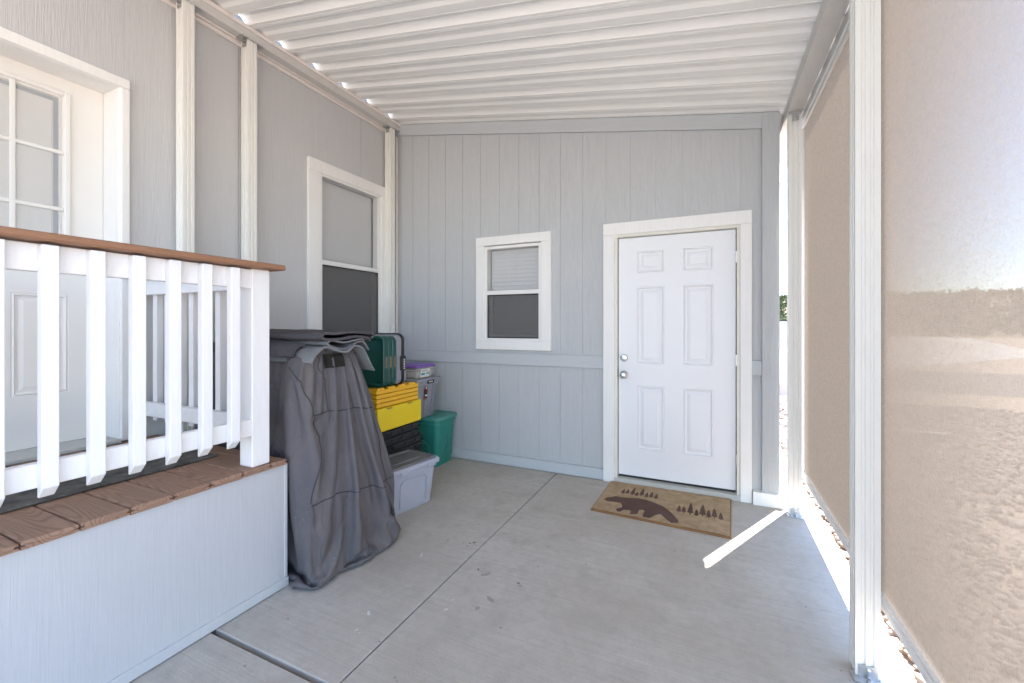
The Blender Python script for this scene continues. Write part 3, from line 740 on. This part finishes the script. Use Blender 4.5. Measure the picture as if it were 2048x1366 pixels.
TREES = [(-0.62, 3.388, 0.103), (-0.588, 3.403, 0.094), (-0.548, 3.394, 0.156), (-0.515, 3.383, 0.092), (-0.481, 3.399, 0.164), (-0.443, 3.39, 0.101), (-0.41, 3.396, 0.127), (-0.373, 3.388, 0.108), (-0.201, 3.215, 0.126), (-0.169, 3.222, 0.111), (-0.126, 3.214, 0.21), (-0.086, 3.204, 0.115), (-0.047, 3.222, 0.208), (-0.008, 3.205, 0.144), (0.028, 3.221, 0.168), (0.068, 3.206, 0.127)]
for x, y, L in TREES:
    ww = .010 + .045 * L * 1.1
    hp_ = [(0, .0), (.15, .0), (.15, 1), (.42, .55), (.40, .8), (.66, .42), (.64, .6), (.86, .22), (.84, .32), (1, 0)]
    right = [(x + ww * b_, y + L * a) for a, b_ in hp_[1:]]; left = [(x - ww * b_, y + L * a) for a, b_ in reversed(hp_[2:-1])]
    MB().prism([(x + ww * .2, y), (x + ww * .2, y + L * .15)] + right[1:] + left + [(x - ww * .2, y + L * .15), (x - ww * .2, y)], 2, .012, .0183).build('pine_motif', 'mat_dark', mat)

# ------------------------------------------------------------------ covered furniture beside the porch
XB = -2.86
def lerp_tab(tab, z):
    for i in range(len(tab) - 1):
        if z <= tab[i + 1][0]:
            t = (z - tab[i][0]) / (tab[i + 1][0] - tab[i][0]); t = t * t * (3 - 2 * t) * .5 + t * .5
            return [a + (b_ - a) * t for a, b_ in zip(tab[i][1:], tab[i + 1][1:])]
    return list(tab[-1][1:])
#        z     x front  y near  y far  radius
CT = [(.0, -1.805, 1.515, 2.135, .025), (.12, -1.785, 1.512, 2.15, .03), (.4, -1.80, 1.515, 2.175, .06), (.65, -1.845, 1.515, 2.155, .10),
      (.86, -1.875, 1.515, 2.105, .10), (1.05, -1.90, 1.52, 2.04, .09), (1.13, -1.915, 1.55, 2.01, .08), (1.18, -1.94, 1.62, 1.99, .07), (1.20, -1.96, 1.66, 1.98, .06), (1.215, -2.02, 1.71, 1.94, .05)]
CREASE = [  # long folds of the front: polyline in (y, z), depth, width
    ([(1.70, 1.18), (1.71, 1.03), (1.70, .86)], -.02, .025), ([(1.86, 1.16), (1.885, .9), (1.93, .6), (1.97, .36)], -.035, .035),
    ([(2.03, .82), (2.06, .6), (2.08, .38), (2.12, .18)], -.04, .03), ([(1.60, .86), (1.63, .67), (1.58, .5), (1.55, .4)], -.035, .035),
    ([(1.80, .80), (1.80, .62), (1.78, .45)], .03, .05), ([(1.72, .10), (1.84, .13), (1.98, .2), (2.06, .26)], -.035, .035),
    ([(1.62, .33), (1.75, .30), (1.90, .24)], .025, .05)]
def seg_d(p, a, b_):
    ax_, ay_ = b_[0] - a[0], b_[1] - a[1]; L = ax_ * ax_ + ay_ * ay_
    t = max(0, min(1, ((p[0] - a[0]) * ax_ + (p[1] - a[1]) * ay_) / L)) if L else 0
    return math.hypot(p[0] - a[0] - ax_ * t, p[1] - a[1] - ay_ * t)
def cover_pt(s_, z, out=0.0):
    """smooth hull of the covered bulk: s_ runs round the plan outline, z is height"""
    xf, y0, y1, r = lerp_tab(CT, z)
    fl, co, fr = .30, .06, .28
    xf += out; y0 -= out; y1 += out
    if s_ < fl: t = s_ / fl; x = XB + (xf - r - XB) * t; p = (x, y0 + .11 * smooth((xf - r - x) / .13) * smooth((1.2 - z) / .15))
    elif s_ < fl + co: a = (s_ - fl) / co * math.pi / 2; p = (xf - r + r * math.sin(a), y0 + r - r * math.cos(a))
    elif s_ < fl + co + fr: t = (s_ - fl - co) / fr; p = (xf, y0 + r + (y1 - y0 - 2 * r) * t)
    elif s_ < fl + 2 * co + fr: a = (s_ - fl - co - fr) / co * math.pi / 2; p = (xf - r + r * math.cos(a), y1 - r + r * math.sin(a))
    else: t = (s_ - fl - 2 * co - fr) / fl; p = (xf - r + (XB - xf + r) * t, y1)
    return (p[0], p[1], z)
ZTOP = 1.215; NS, NZ = 260, 120
def drape():
    """let a slightly too large cloth hang over the hull so that it buckles into real folds"""
    hull = MB().rings([[cover_pt(i / 90, ZTOP * j / 30, -.035) for i in range(91)] for j in range(31)], True, True, True).build('cover_hull', 'cover')
    floor_ = MB().box(-4, 0, 0, 4, -.2, .002).build('cover_floor', 'cover'); side = MB().box(-3.2, -1.95, .5, 1.507, 0, .66).build('cover_side', 'cover')
    for o in (hull, floor_, side):
        c = o.modifiers.new('Collision', 'COLLISION'); o.collision.thickness_outer = .004; o.collision.cloth_friction = 8
    EXZ = 1.035
    grid = []
    for j in range(NZ + 1):
        t = j / NZ; z = ZTOP * t; row = []
        for i in range(NS + 1):
            s_ = i / NS; p = cover_pt(s_, z, .004); f = (1 - t) ** .8
            w_ = .020 * f * math.sin(s_ * 2 * math.pi * 8.5 + 1.2 * math.sin(t * 3) + .6) + .014 * f * noise.noise(Vector((s_ * 18, t * 4, 2))) + .008 * noise.noise(Vector((s_ * 26, t * 9, 6)))
            if .33 < s_ < .67:
                for pl, dep, wd in CREASE:
                    m_ = min(seg_d((p[1], p[2]), pl[a], pl[a + 1]) for a in range(len(pl) - 1)); w_ += dep * math.exp(-(m_ / wd) ** 2)
            cx_, cy_ = -2.3, 1.85
            n_ = (1, 0) if .33 < s_ < .67 else ((0, -1) if s_ <= .33 else (0, 1))
            if n_[1] < 0: w_ = max(w_, 0) * .4
            row.append((p[0] + n_[0] * w_, p[1] + n_[1] * w_, .02 + z * (1 - .02 / ZTOP)))
        grid.append(row)
    cl = MB().rings(grid, False, False, False).build('cover_cloth', 'cover')
    # rest shape: wider and longer than the pose it starts from
    vg = cl.vertex_groups.new(name='pin')
    vg.add([NZ * (NS + 1) + i for i in range(NS + 1)] + [(NZ - 1) * (NS + 1) + i for i in range(NS + 1)], 1.0, 'ADD')
    vg.add([j * (NS + 1) + i for j in range(NZ) for i in (0, NS)], 1.0, 'ADD')
    m = cl.modifiers.new('Cloth', 'CLOTH'); st_ = m.settings
    st_.quality = 7; st_.mass = .25; st_.tension_stiffness = 25; st_.compression_stiffness = 25; st_.shear_stiffness = 12; st_.bending_stiffness = 22
    st_.tension_damping = 12; st_.compression_damping = 12; st_.shear_damping = 8; st_.air_damping = 4
    st_.vertex_group_mass = 'pin'; st_.shrink_min = -.065
    m.collision_settings.distance_min = .006; m.collision_settings.collision_quality = 2
    m.point_cache.frame_start = 1; m.point_cache.frame_end = 40
    for f in range(1, FRAMES): scene.frame_set(f)
    ev = cl.evaluated_get(bpy.context.evaluated_depsgraph_get()); me = ev.to_mesh()
    co = [v.co.copy() for v in me.vertices]; ev.to_mesh_clear()
    for o in (cl, hull, floor_, side): bpy.data.objects.remove(o, do_unlink=True)
    scene.frame_set(1)
    return [[co[j * (NS + 1) + i] for i in range(NS + 1)] for j in range(NZ + 1)]
FRAMES = 30
G = drape()
cov = thing('furniture_cover', 'grey weatherproof cover draped over bulky furniture at the porch end', 'cover', (-2.3, 1.9, 0))
# close the top with shrinking rings so that the cloth is one piece
last = G[-1]; cx_ = sum(p.x for p in last) / len(last); cy_ = sum(p.y for p in last) / len(last)
top = [[Vector((p.x + (cx_ - p.x) * k, p.y + (cy_ - p.y) * k, p.z + .012 * k)) for p in last] for k in (.35, .7)]
cb = MB().rings(G + top, True, False, True).build('cover_cloth', 'cover', cov, True, 60)
def surf(y, z, front=True):
    """point of the draped cloth nearest to (y, z) on its front, and the outward normal"""
    best = None
    for j in range(2, NZ - 1):
        for i in range(int(NS * .29), int(NS * .71)):
            p = G[j][i]; d = (p.y - y) ** 2 + (p.z - z) ** 2
            if best is None or d < best[0]: best = (d, i, j)
    _, i, j = best
    n = (G[j][i + 1] - G[j][i - 1]).cross(G[j + 1][i] - G[j - 1][i]).normalized()
    if n.x < 0: n = -n
    return G[j][i], n, i, j
SEAMS = [[(1.602, .857), (1.693, .862), (1.873, .846), (2.068, .815), (2.09, .82)], [(1.602, .857), (1.621, .672), (1.574, .53), (1.55, .41)], [(1.56, 1.11), (1.56, 1.03), (1.58, .94), (1.602, .857)],
         [(1.683, 1.163), (1.71, 1.03), (1.70, .863)], [(1.55, .405), (1.634, .418), (1.70, .421), (1.843, .393), (1.99, .363), (2.091, .366), (2.18, .393)],
         [(2.024, .81), (2.055, .588), (2.077, .364), (2.136, .186), (2.15, .05)], [(1.847, 1.135), (1.87, .954), (1.881, .842)], [(1.55, .405), (1.53, .19), (1.53, .03)], [(1.60, .39), (1.575, .17), (1.575, .02)]]
for k, pl in enumerate(SEAMS):
    pl2 = [surf(*q_)[2:] for q_ in pl]; path = []
    for a in range(len(pl2) - 1):
        nst = 14
        for t in range(nst + (a == len(pl2) - 2)):
            fi = pl2[a][0] + (pl2[a + 1][0] - pl2[a][0]) * t / nst; fj = pl2[a][1] + (pl2[a + 1][1] - pl2[a][1]) * t / nst
            i0, j0 = int(fi), int(fj); u_, v_ = fi - i0, fj - j0
            p = (G[j0][i0] * (1 - u_) + G[j0][i0 + 1] * u_) * (1 - v_) + (G[j0 + 1][i0] * (1 - u_) + G[j0 + 1][i0 + 1] * u_) * v_
            path.append(p)
    MB().tube(path, .0033 if k < 5 else .0026, 6).build('seam', 'cover' if k in (7, 8) else 'seam', cb, True)
vp = []
for z in [1.09 + .075 * k / 6 for k in range(7)]:
    row = []
    for y in [1.70 + .145 * k / 8 for k in range(9)]:
        p, n, _, _ = surf(y, z); row.append((p.x + n.x * .012, y, z + n.z * .008))
    vp.append(row)
MB().rings(vp, False, False, False).build('vent_flap', 'vent', cb, True)

# folded felt blankets on top of the cover
def ribbon(name, mat, pts, th, x0, x1, label, sag=0.0, slope=0.0, seed=0):
    # smooth the (y,z) polyline, give it thickness, extrude along X with slight variation
    def cr(p0, p1, p2, p3, t): return tuple(.5 * ((2 * b_) + (-a + c) * t + (2 * a - 5 * b_ + 4 * c - d) * t * t + (-a + 3 * b_ - 3 * c + d) * t ** 3) for a, b_, c, d in zip(p0, p1, p2, p3))
    c = []
    P_ = [pts[0]] + pts + [pts[-1]]
    for i in range(1, len(P_) - 2):
        for t in range(7): c.append(cr(P_[i - 1], P_[i], P_[i + 1], P_[i + 2], t / 7))
    c.append(pts[-1]); n = len(c); nr = []
    for i in range(n):
        a, b_ = c[max(i - 1, 0)], c[min(i + 1, n - 1)]; L = math.hypot(b_[0] - a[0], b_[1] - a[1]) or 1
        nr.append((-(b_[1] - a[1]) / L, (b_[0] - a[0]) / L))
    loop = [(p[0] + q_[0] * th / 2, p[1] + q_[1] * th / 2) for p, q_ in zip(c, nr)] + [(p[0] - q_[0] * th / 2, p[1] - q_[1] * th / 2) for p, q_ in reversed(list(zip(c, nr)))]
    rg = []; NXR = 26
    for k in range(NXR + 1):
        t = k / NXR; x = x0 + (x1 - x0) * t; ring = []
        for (y, z) in loop:
            dz = slope * (x - x0) + sag * math.sin(math.pi * t) + .008 * noise.noise(Vector((x * 6, y * 8, seed)))
            ring.append((x + .014 * noise.noise(Vector((y * 9, z * 9, seed + 5))), y + .012 * noise.noise(Vector((x * 4, z * 6, seed + 9))), z + dz))
        rg.append(ring)
    m_ = len(loop) // 2
    mb = MB(); mb.rings(rg, True, False, False)
    for base in (0, NXR * len(loop)):
        for i in range(m_ - 1): mb.f.append((base + i, base + i + 1, base + 2 * m_ - 2 - i, base + 2 * m_ - 1 - i))
    return tag(mb.build(name, mat, None, True, 70), label, 'blanket')
ribbon('felt_blanket', 'felt_light', [(1.60, 1.135), (1.635, 1.185), (1.70, 1.215), (1.78, 1.195), (1.84, 1.185), (1.90, 1.215), (1.955, 1.205), (2.00, 1.15), (2.045, 1.075), (2.06, 1.055)], .010, -2.72, -1.90,
       'light grey felt blanket draped wavily beneath the darker folded blanket', .0, -.01, 1)
ribbon('felt_blanket', 'felt_light', [(2.03, 1.185), (1.985, 1.235), (1.93, 1.238), (1.86, 1.208), (1.80, 1.203), (1.735, 1.222), (1.715, 1.238), (1.745, 1.252), (1.82, 1.240), (1.90, 1.249), (1.96, 1.256), (1.99, 1.246)], .009, -2.70, -1.915,
       'mid grey felt blanket folded in an S under the charcoal one', .0, -.01, 2)
ribbon('felt_blanket', 'felt_dark', [(2.04, 1.246), (2.02, 1.263), (1.95, 1.272), (1.86, 1.262), (1.78, 1.256), (1.695, 1.258), (1.672, 1.272), (1.69, 1.290), (1.77, 1.288), (1.88, 1.294), (1.98, 1.296), (2.055, 1.292), (2.075, 1.275), (2.05, 1.262)], .014, -2.74, -1.905,
       'charcoal felt blanket folded flat on top of the cover', .0, -.012, 3)
ribbon('felt_blanket', 'felt_dark', [(1.585, 1.165), (1.60, 1.205), (1.64, 1.232), (1.665, 1.228)], .018, -2.75, -2.03,
       'thick charcoal blanket roll tucked under the pile at the porch side', .0, -.012, 4)

# ------------------------------------------------------------------ storage totes and crates
def rrect(w_, d_, r, z, n=5, cx_=0, cy_=0):
    pts = []
    for (sx, sy, a0) in ((1, 1, 0), (-1, 1, 90), (-1, -1, 180), (1, -1, 270)):
        for i in range(n + 1):
            a = R(a0 + 90 * i / n); pts.append((cx_ + sx * (w_ / 2 - r) + r * math.cos(a), cy_ + sy * (d_ / 2 - r) + r * math.sin(a), z))
    return pts
def tote(name, label, cat, loc, rot, W, D, H, tp, mat, rim_mat=None, group=None, r=.03, rim=.014, hollow=True):
    t = thing(name, label, cat, loc, rot, group)
    w0, d0 = W - tp, D - tp; th = .004
    sec = [rrect(w0 - .012, d0 - .012, r, 0), rrect(w0, d0, r, .008), rrect(W, D, r, H - .03)]
    if hollow: sec += [rrect(W, D, r, H), rrect(W - 2 * th, D - 2 * th, r - th, H), rrect(w0 - 2 * th, d0 - 2 * th, r - th, .012)]
    else: sec += [rrect(W, D, r, H)]
    body = MB().rings(sec).build('body', mat, t, True, 35)
    MB().rings([rrect(W - .001, D - .001, r, H - .045), rrect(W + 2 * rim, D + 2 * rim, r + rim, H - .040), rrect(W + 2 * rim, D + 2 * rim, r + rim, H - .004), rrect(W + 2 * rim - .008, D + 2 * rim - .008, r + rim - .004, H), rrect(W - .002, D - .002, r, H)], True, False, False).build('rim', rim_mat or mat, t, True, 35)
    return t, body
def lid(t, W, D, H, mat, r=.035, th=.028, over=.02, recess=.008):
    W, D = W + 2 * over, D + 2 * over
    return MB().rings([rrect(W, D, r, H - th * .4), rrect(W + .006, D + .006, r, H - th * .3), rrect(W + .006, D + .006, r, H + th * .35), rrect(W - .01, D - .01, r - .004, H + th * .6), rrect(W - .06, D - .06, r - .012, H + th * .6),
                       rrect(W - .075, D - .075, r - .015, H + th * .6 - recess), rrect(W - .16, D - .16, .012, H + th * .6 - recess), rrect(W - .17, D - .17, .012, H + th * .6)]).build('lid', mat, t, True, 30)
RN = (0, 0, 0)
# light grey tote on the floor in front
t, b_ = tote('storage_tote', 'light grey plastic tote with smoky lid on the floor beside the cover', 'tote', (-2.075, 2.525, 0), (0, 0, R(-11)), .30, .43, .315, .05, 'p_light', group='storage totes')
lid(t, .30, .43, .325, 'p_lid', over=.004, r=.03)
MB().box(.150, .178, -.225, .225, .296, .330, b=.006).build('lid_rim', 'p_light', t)
MB().box(-.15, .15, .218, .240, .296, .330, b=.006).build('lid_rim', 'p_light', t)
MB().tube([(.136, -.12, .04), (.148, -.12, .21), (.150, -.095, .235), (.150, .095, .235), (.148, .12, .21), (.138, .12, .04)], .003, 6).build('moulding', 'p_light', t, True)
for y in (-.11, .13): MB().box(.170, .186, y - .03, y + .03, .285, .322, b=.006).build('latch', 'p_light', t)
# teal tote by the shed wall
t, b_ = tote('storage_tote', 'teal plastic tote with matching lid standing against the shed wall', 'tote', (-2.515, 3.465, 0), RN, .45, .32, .445, .045, 'p_teal', group='storage totes', r=.05)
lid(t, .45, .32, .448, 'p_teal_lid', over=.022, r=.06)
MB().tube([(.2045, -.09, .06), (.219, -.09, .33), (.2195, -.08, .345), (.2195, .10, .345), (.219, .11, .33), (.2045, .11, .06)], .004, 6).build('moulding', 'p_teal', t, True)
MB().tube([(.2165, .01, .28), (.216, .03, .27), (.2145, .0, .24), (.2135, .035, .22), (.211, .01, .17), (.209, -.01, .13), (.208, -.03, .12)], .0022, 5).build('marker_scrawl', 'ink', t, True)
MB().tube([(-.02, -.142, .03), (-.02, -.150, .20), (.05, -.156, .25), (.11, -.150, .2), (.11, -.142, .03)], .004, 6).build('moulding', 'p_teal', t, True)
# grey tote on the teal one
t, b_ = tote('storage_tote', 'grey plastic tote with black label stacked on the teal tote', 'tote', (-2.565, 3.31, .468), RN, .36, .32, .35, .07, 'p_grey', group='storage totes', r=.025)
lid(t, .36, .32, .352, 'p_grey', over=.016, r=.03)
for y in (-.055, .06, .115): MB().prism([(.15, .02), (.156, .02), (.188, .30), (.18, .30)], 1, y - .004, y + .004).build('rib', 'p_grey', t)
lb_ = MB().box(.190, .1995, -.05, .05, .318, .352, b=.002).build('label', 'p_black', t)
for i in range(5): MB().box(.199, .2003, -.03 + i * .0125, -.0215 + i * .0125, .328 + (i % 2) * .003, .341).build('label_mark', 'paper', lb_)
st = MB().prism([(.1745, .175), (.1755, .175), (.1885, .29), (.1875, .29)], 1, -.075, -.03).build('sticker', 'ink', t)
for i, (z, m_) in enumerate(((.18, 'red_ink'), (.205, 'paper'), (.235, 'red_ink'), (.262, 'red_ink'), (.275, 'paper'))):
    xx = .1755 + (z - .175) * .113
    MB().box(xx - .001, xx + .0022, -.072 + .008 * (i % 3), -.045 + .012 * (i % 2), z, z + .013).build('sticker_mark', m_, st)
# clear box with purple lid
t = thing('plastic_box', 'small clear plastic box with purple lid on the grey tote', 'box', (-2.535, 3.30, .8375), RN)
bd = MB().rings([rrect(.23, .25, .02, 0), rrect(.255, .275, .02, .10), rrect(.25, .27, .018, .10), rrect(.225, .245, .018, .004)]).build('body', 'clear_plastic', t, True, 35)
MB().rings([rrect(.265, .285, .025, .098), rrect(.275, .295, .025, .102), rrect(.275, .295, .025, .116), rrect(.25, .27, .02, .124), rrect(.2, .22, .02, .120)]).build('lid', 'p_purple', t, True, 35)
ct = MB().box(-.10, .095, -.105, .11, .006, .055, b=.01).box(-.08, .06, -.08, .06, .055, .08, b=.01).build('contents', 'paper', t)
B('contents', 'foam', t, -.06, .10, .065, .112, .056, .092)
lb_ = MB().prism([(.1175, .008), (.1185, .008), (.1285, .085), (.1275, .085)], 1, -.085, .055).build('label', 'paper', t)
def lmark(y0, y1, z0, z1, m_):
    f = lambda z: .1186 + (z - .008) * .13
    MB().add([(f(z) + .0006, y, z) for z in (z0, z1) for y in (y0, y1)], [(0, 1, 3, 2)]).build('label_mark', m_, lb_)
lmark(-.078, -.02, .028, .05, 'teal_ink'); lmark(.03, .05, .03, .055, 'teal_ink'); lmark(.0, .022, .032, .052, 'gold_ink')
for i, y in enumerate((-.072, -.058, -.046, -.034, -.016, -.004, .010)): lmark(y, y + .007, .062, .076 - (.004 if i % 2 else 0), 'ink')
# collapsed crates: black below, bright yellow, then amber
def crate(label, mat, x0, x1, y0, y1, z0, z1, style, group):
    t = thing('folding_crate', label, 'crate', ((x0 + x1) / 2, (y0 + y1) / 2, z0), None, group)
    h = z1 - z0 - .003
    zc = z0 + .0015
    B('tray', mat, t, x0 + .006, x1 - .008, y0 + .006, y1 - .008, zc, zc + h * .98, b=.003)
    if style == 'black':
        for z in (zc, zc + h * .62): B('edge_rail', mat, t, x0, x1, y0, y1, z, z + h * .28, b=.003)
        n = 4
        for i in range(n):
            y = y0 + (y1 - y0) * (i + .5) / n; B('clip', mat, t, x1 - .01, x1 + .003, y - .028, y + .028, zc + h * .1, zc + h * .9, b=.003)
    else:
        B('edge_rail', mat, t, x0, x1, y0, y1, zc + h * .03, zc + h * .97, b=.002)
        if style == 'top':
            for i in range(4):
                y = y0 + (y1 - y0) * (i + .5) / 4; B('stacking_lug', mat, t, x1 - .035, x1 - .006, y - .045, y + .03, zc + h * .9, zc + h * .9 + .016, b=.003)
        if style == 'bright':
            for y in (y0 + .13, y1 - .15): B('handle_slot', 'foam', t, x1 - .001, x1 + .0015, y - .03, y + .03, zc + h * .90, zc + h * .95, b=0)
CX0, CX1 = -2.62, -2.24
nb = 9
ON = ['first', 'second', 'third', 'fourth', 'fifth', 'sixth', 'seventh', 'eighth', 'ninth']
BL = ['directly under the bright yellow crates'] + ['%s below the bright yellow crates' % ON[i] for i in range(1, 8)] + ['bottom one resting on the concrete']
for i in range(nb):
    z0 = .519 * i / nb; dx = .012 if i < 7 else 0
    crate('black folding crate lying flat, %s' % BL[nb - 1 - i], 'p_black', CX0, CX1 - .004 + dx * .6, 2.46, 2.985 + dx * 2, z0, .519 * (i + 1) / nb, 'black', 'black folding crates in the pile')
crate('bright yellow folding crate with dark handle slots between black and amber crates', 'p_yellow', CX0, CX1 + .004, 2.46, 2.988, .519, .706, 'bright', None)
for i in range(4):
    z0 = .706 + .134 * i / 4
    crate('amber folding crate, ' + ('resting on the bright yellow crates', 'second above the bright yellow crates', 'third above the bright yellow crates', 'topmost with stacking lugs under the green tubs')[i], 'p_amber', CX0, CX1 - .004, 2.46, 2.957, z0, .706 + .134 * (i + 1) / 4, 'top' if i == 3 else 'plain', 'amber folding crates in the pile')
# green totes tipped on their side, nested, then a grey one
def side_rot(): return (R(90), 0, 0)
for i in range(3):
    yr = 2.555 + .05 * i; H = .052
    t, b_ = tote('storage_tub', 'dark green shallow tub tipped on its side, ' + ('innermost of three with its ribbed inside showing', 'middle of the three nested ones', 'outermost of three beside the shallow grey tote')[i], 'tub', (-2.49, yr + H, 1.046), side_rot(), .43, .372, H, .03, 'p_green', group='nested green tubs', r=.04, rim=.014)
    hb = MB().box(.226, .2325, -.055, .045, H - .042, H - .008, b=.002).build('handle', 'p_green', t)
    for q_ in range(6): MB().box(.2322, .2332, -.045 + q_ * .014, -.036 + q_ * .014, H - .032, H - .018).build('label_mark', 'gold_ink', hb)
    if i == 0:
        for q_ in range(5): MB().box(-.10 + .006 * q_, .06 - .03 * q_, .02 - .03 * q_, .032 - .03 * q_, .012, .020, b=.003).build('rib', 'p_green', b_)
GH = .075
t, b_ = tote('storage_tote', 'shallow grey tote with black seal and latch tipped behind the green tubs', 'tote', (-2.485, 2.855, 1.052), side_rot(), .43, .385, GH, .06, 'p_grey', 'p_grey', 'storage totes', r=.045, rim=.006, hollow=False)
MB().rings([rrect(.462, .412, .055, GH - .004), rrect(.474, .424, .06, GH), rrect(.474, .424, .06, GH + .018), rrect(.462, .412, .055, GH + .022)]).build('seal', 'p_black', t, True, 35)
MB().rings([rrect(.45, .40, .05, GH + .022), rrect(.45, .40, .05, GH + .066), rrect(.43, .38, .045, GH + .073)]).build('lid', 'p_grey', t, True, 35)
lt = MB().box(.222, .248, -.09, .03, GH - .012, GH + .038, b=.006).build('latch', 'p_black', t)
for q_ in range(6): MB().box(.2475, .2485, -.075 + q_ * .014, -.066 + q_ * .014, GH + .005, GH + .02).build('label_mark', 'paper', lt)
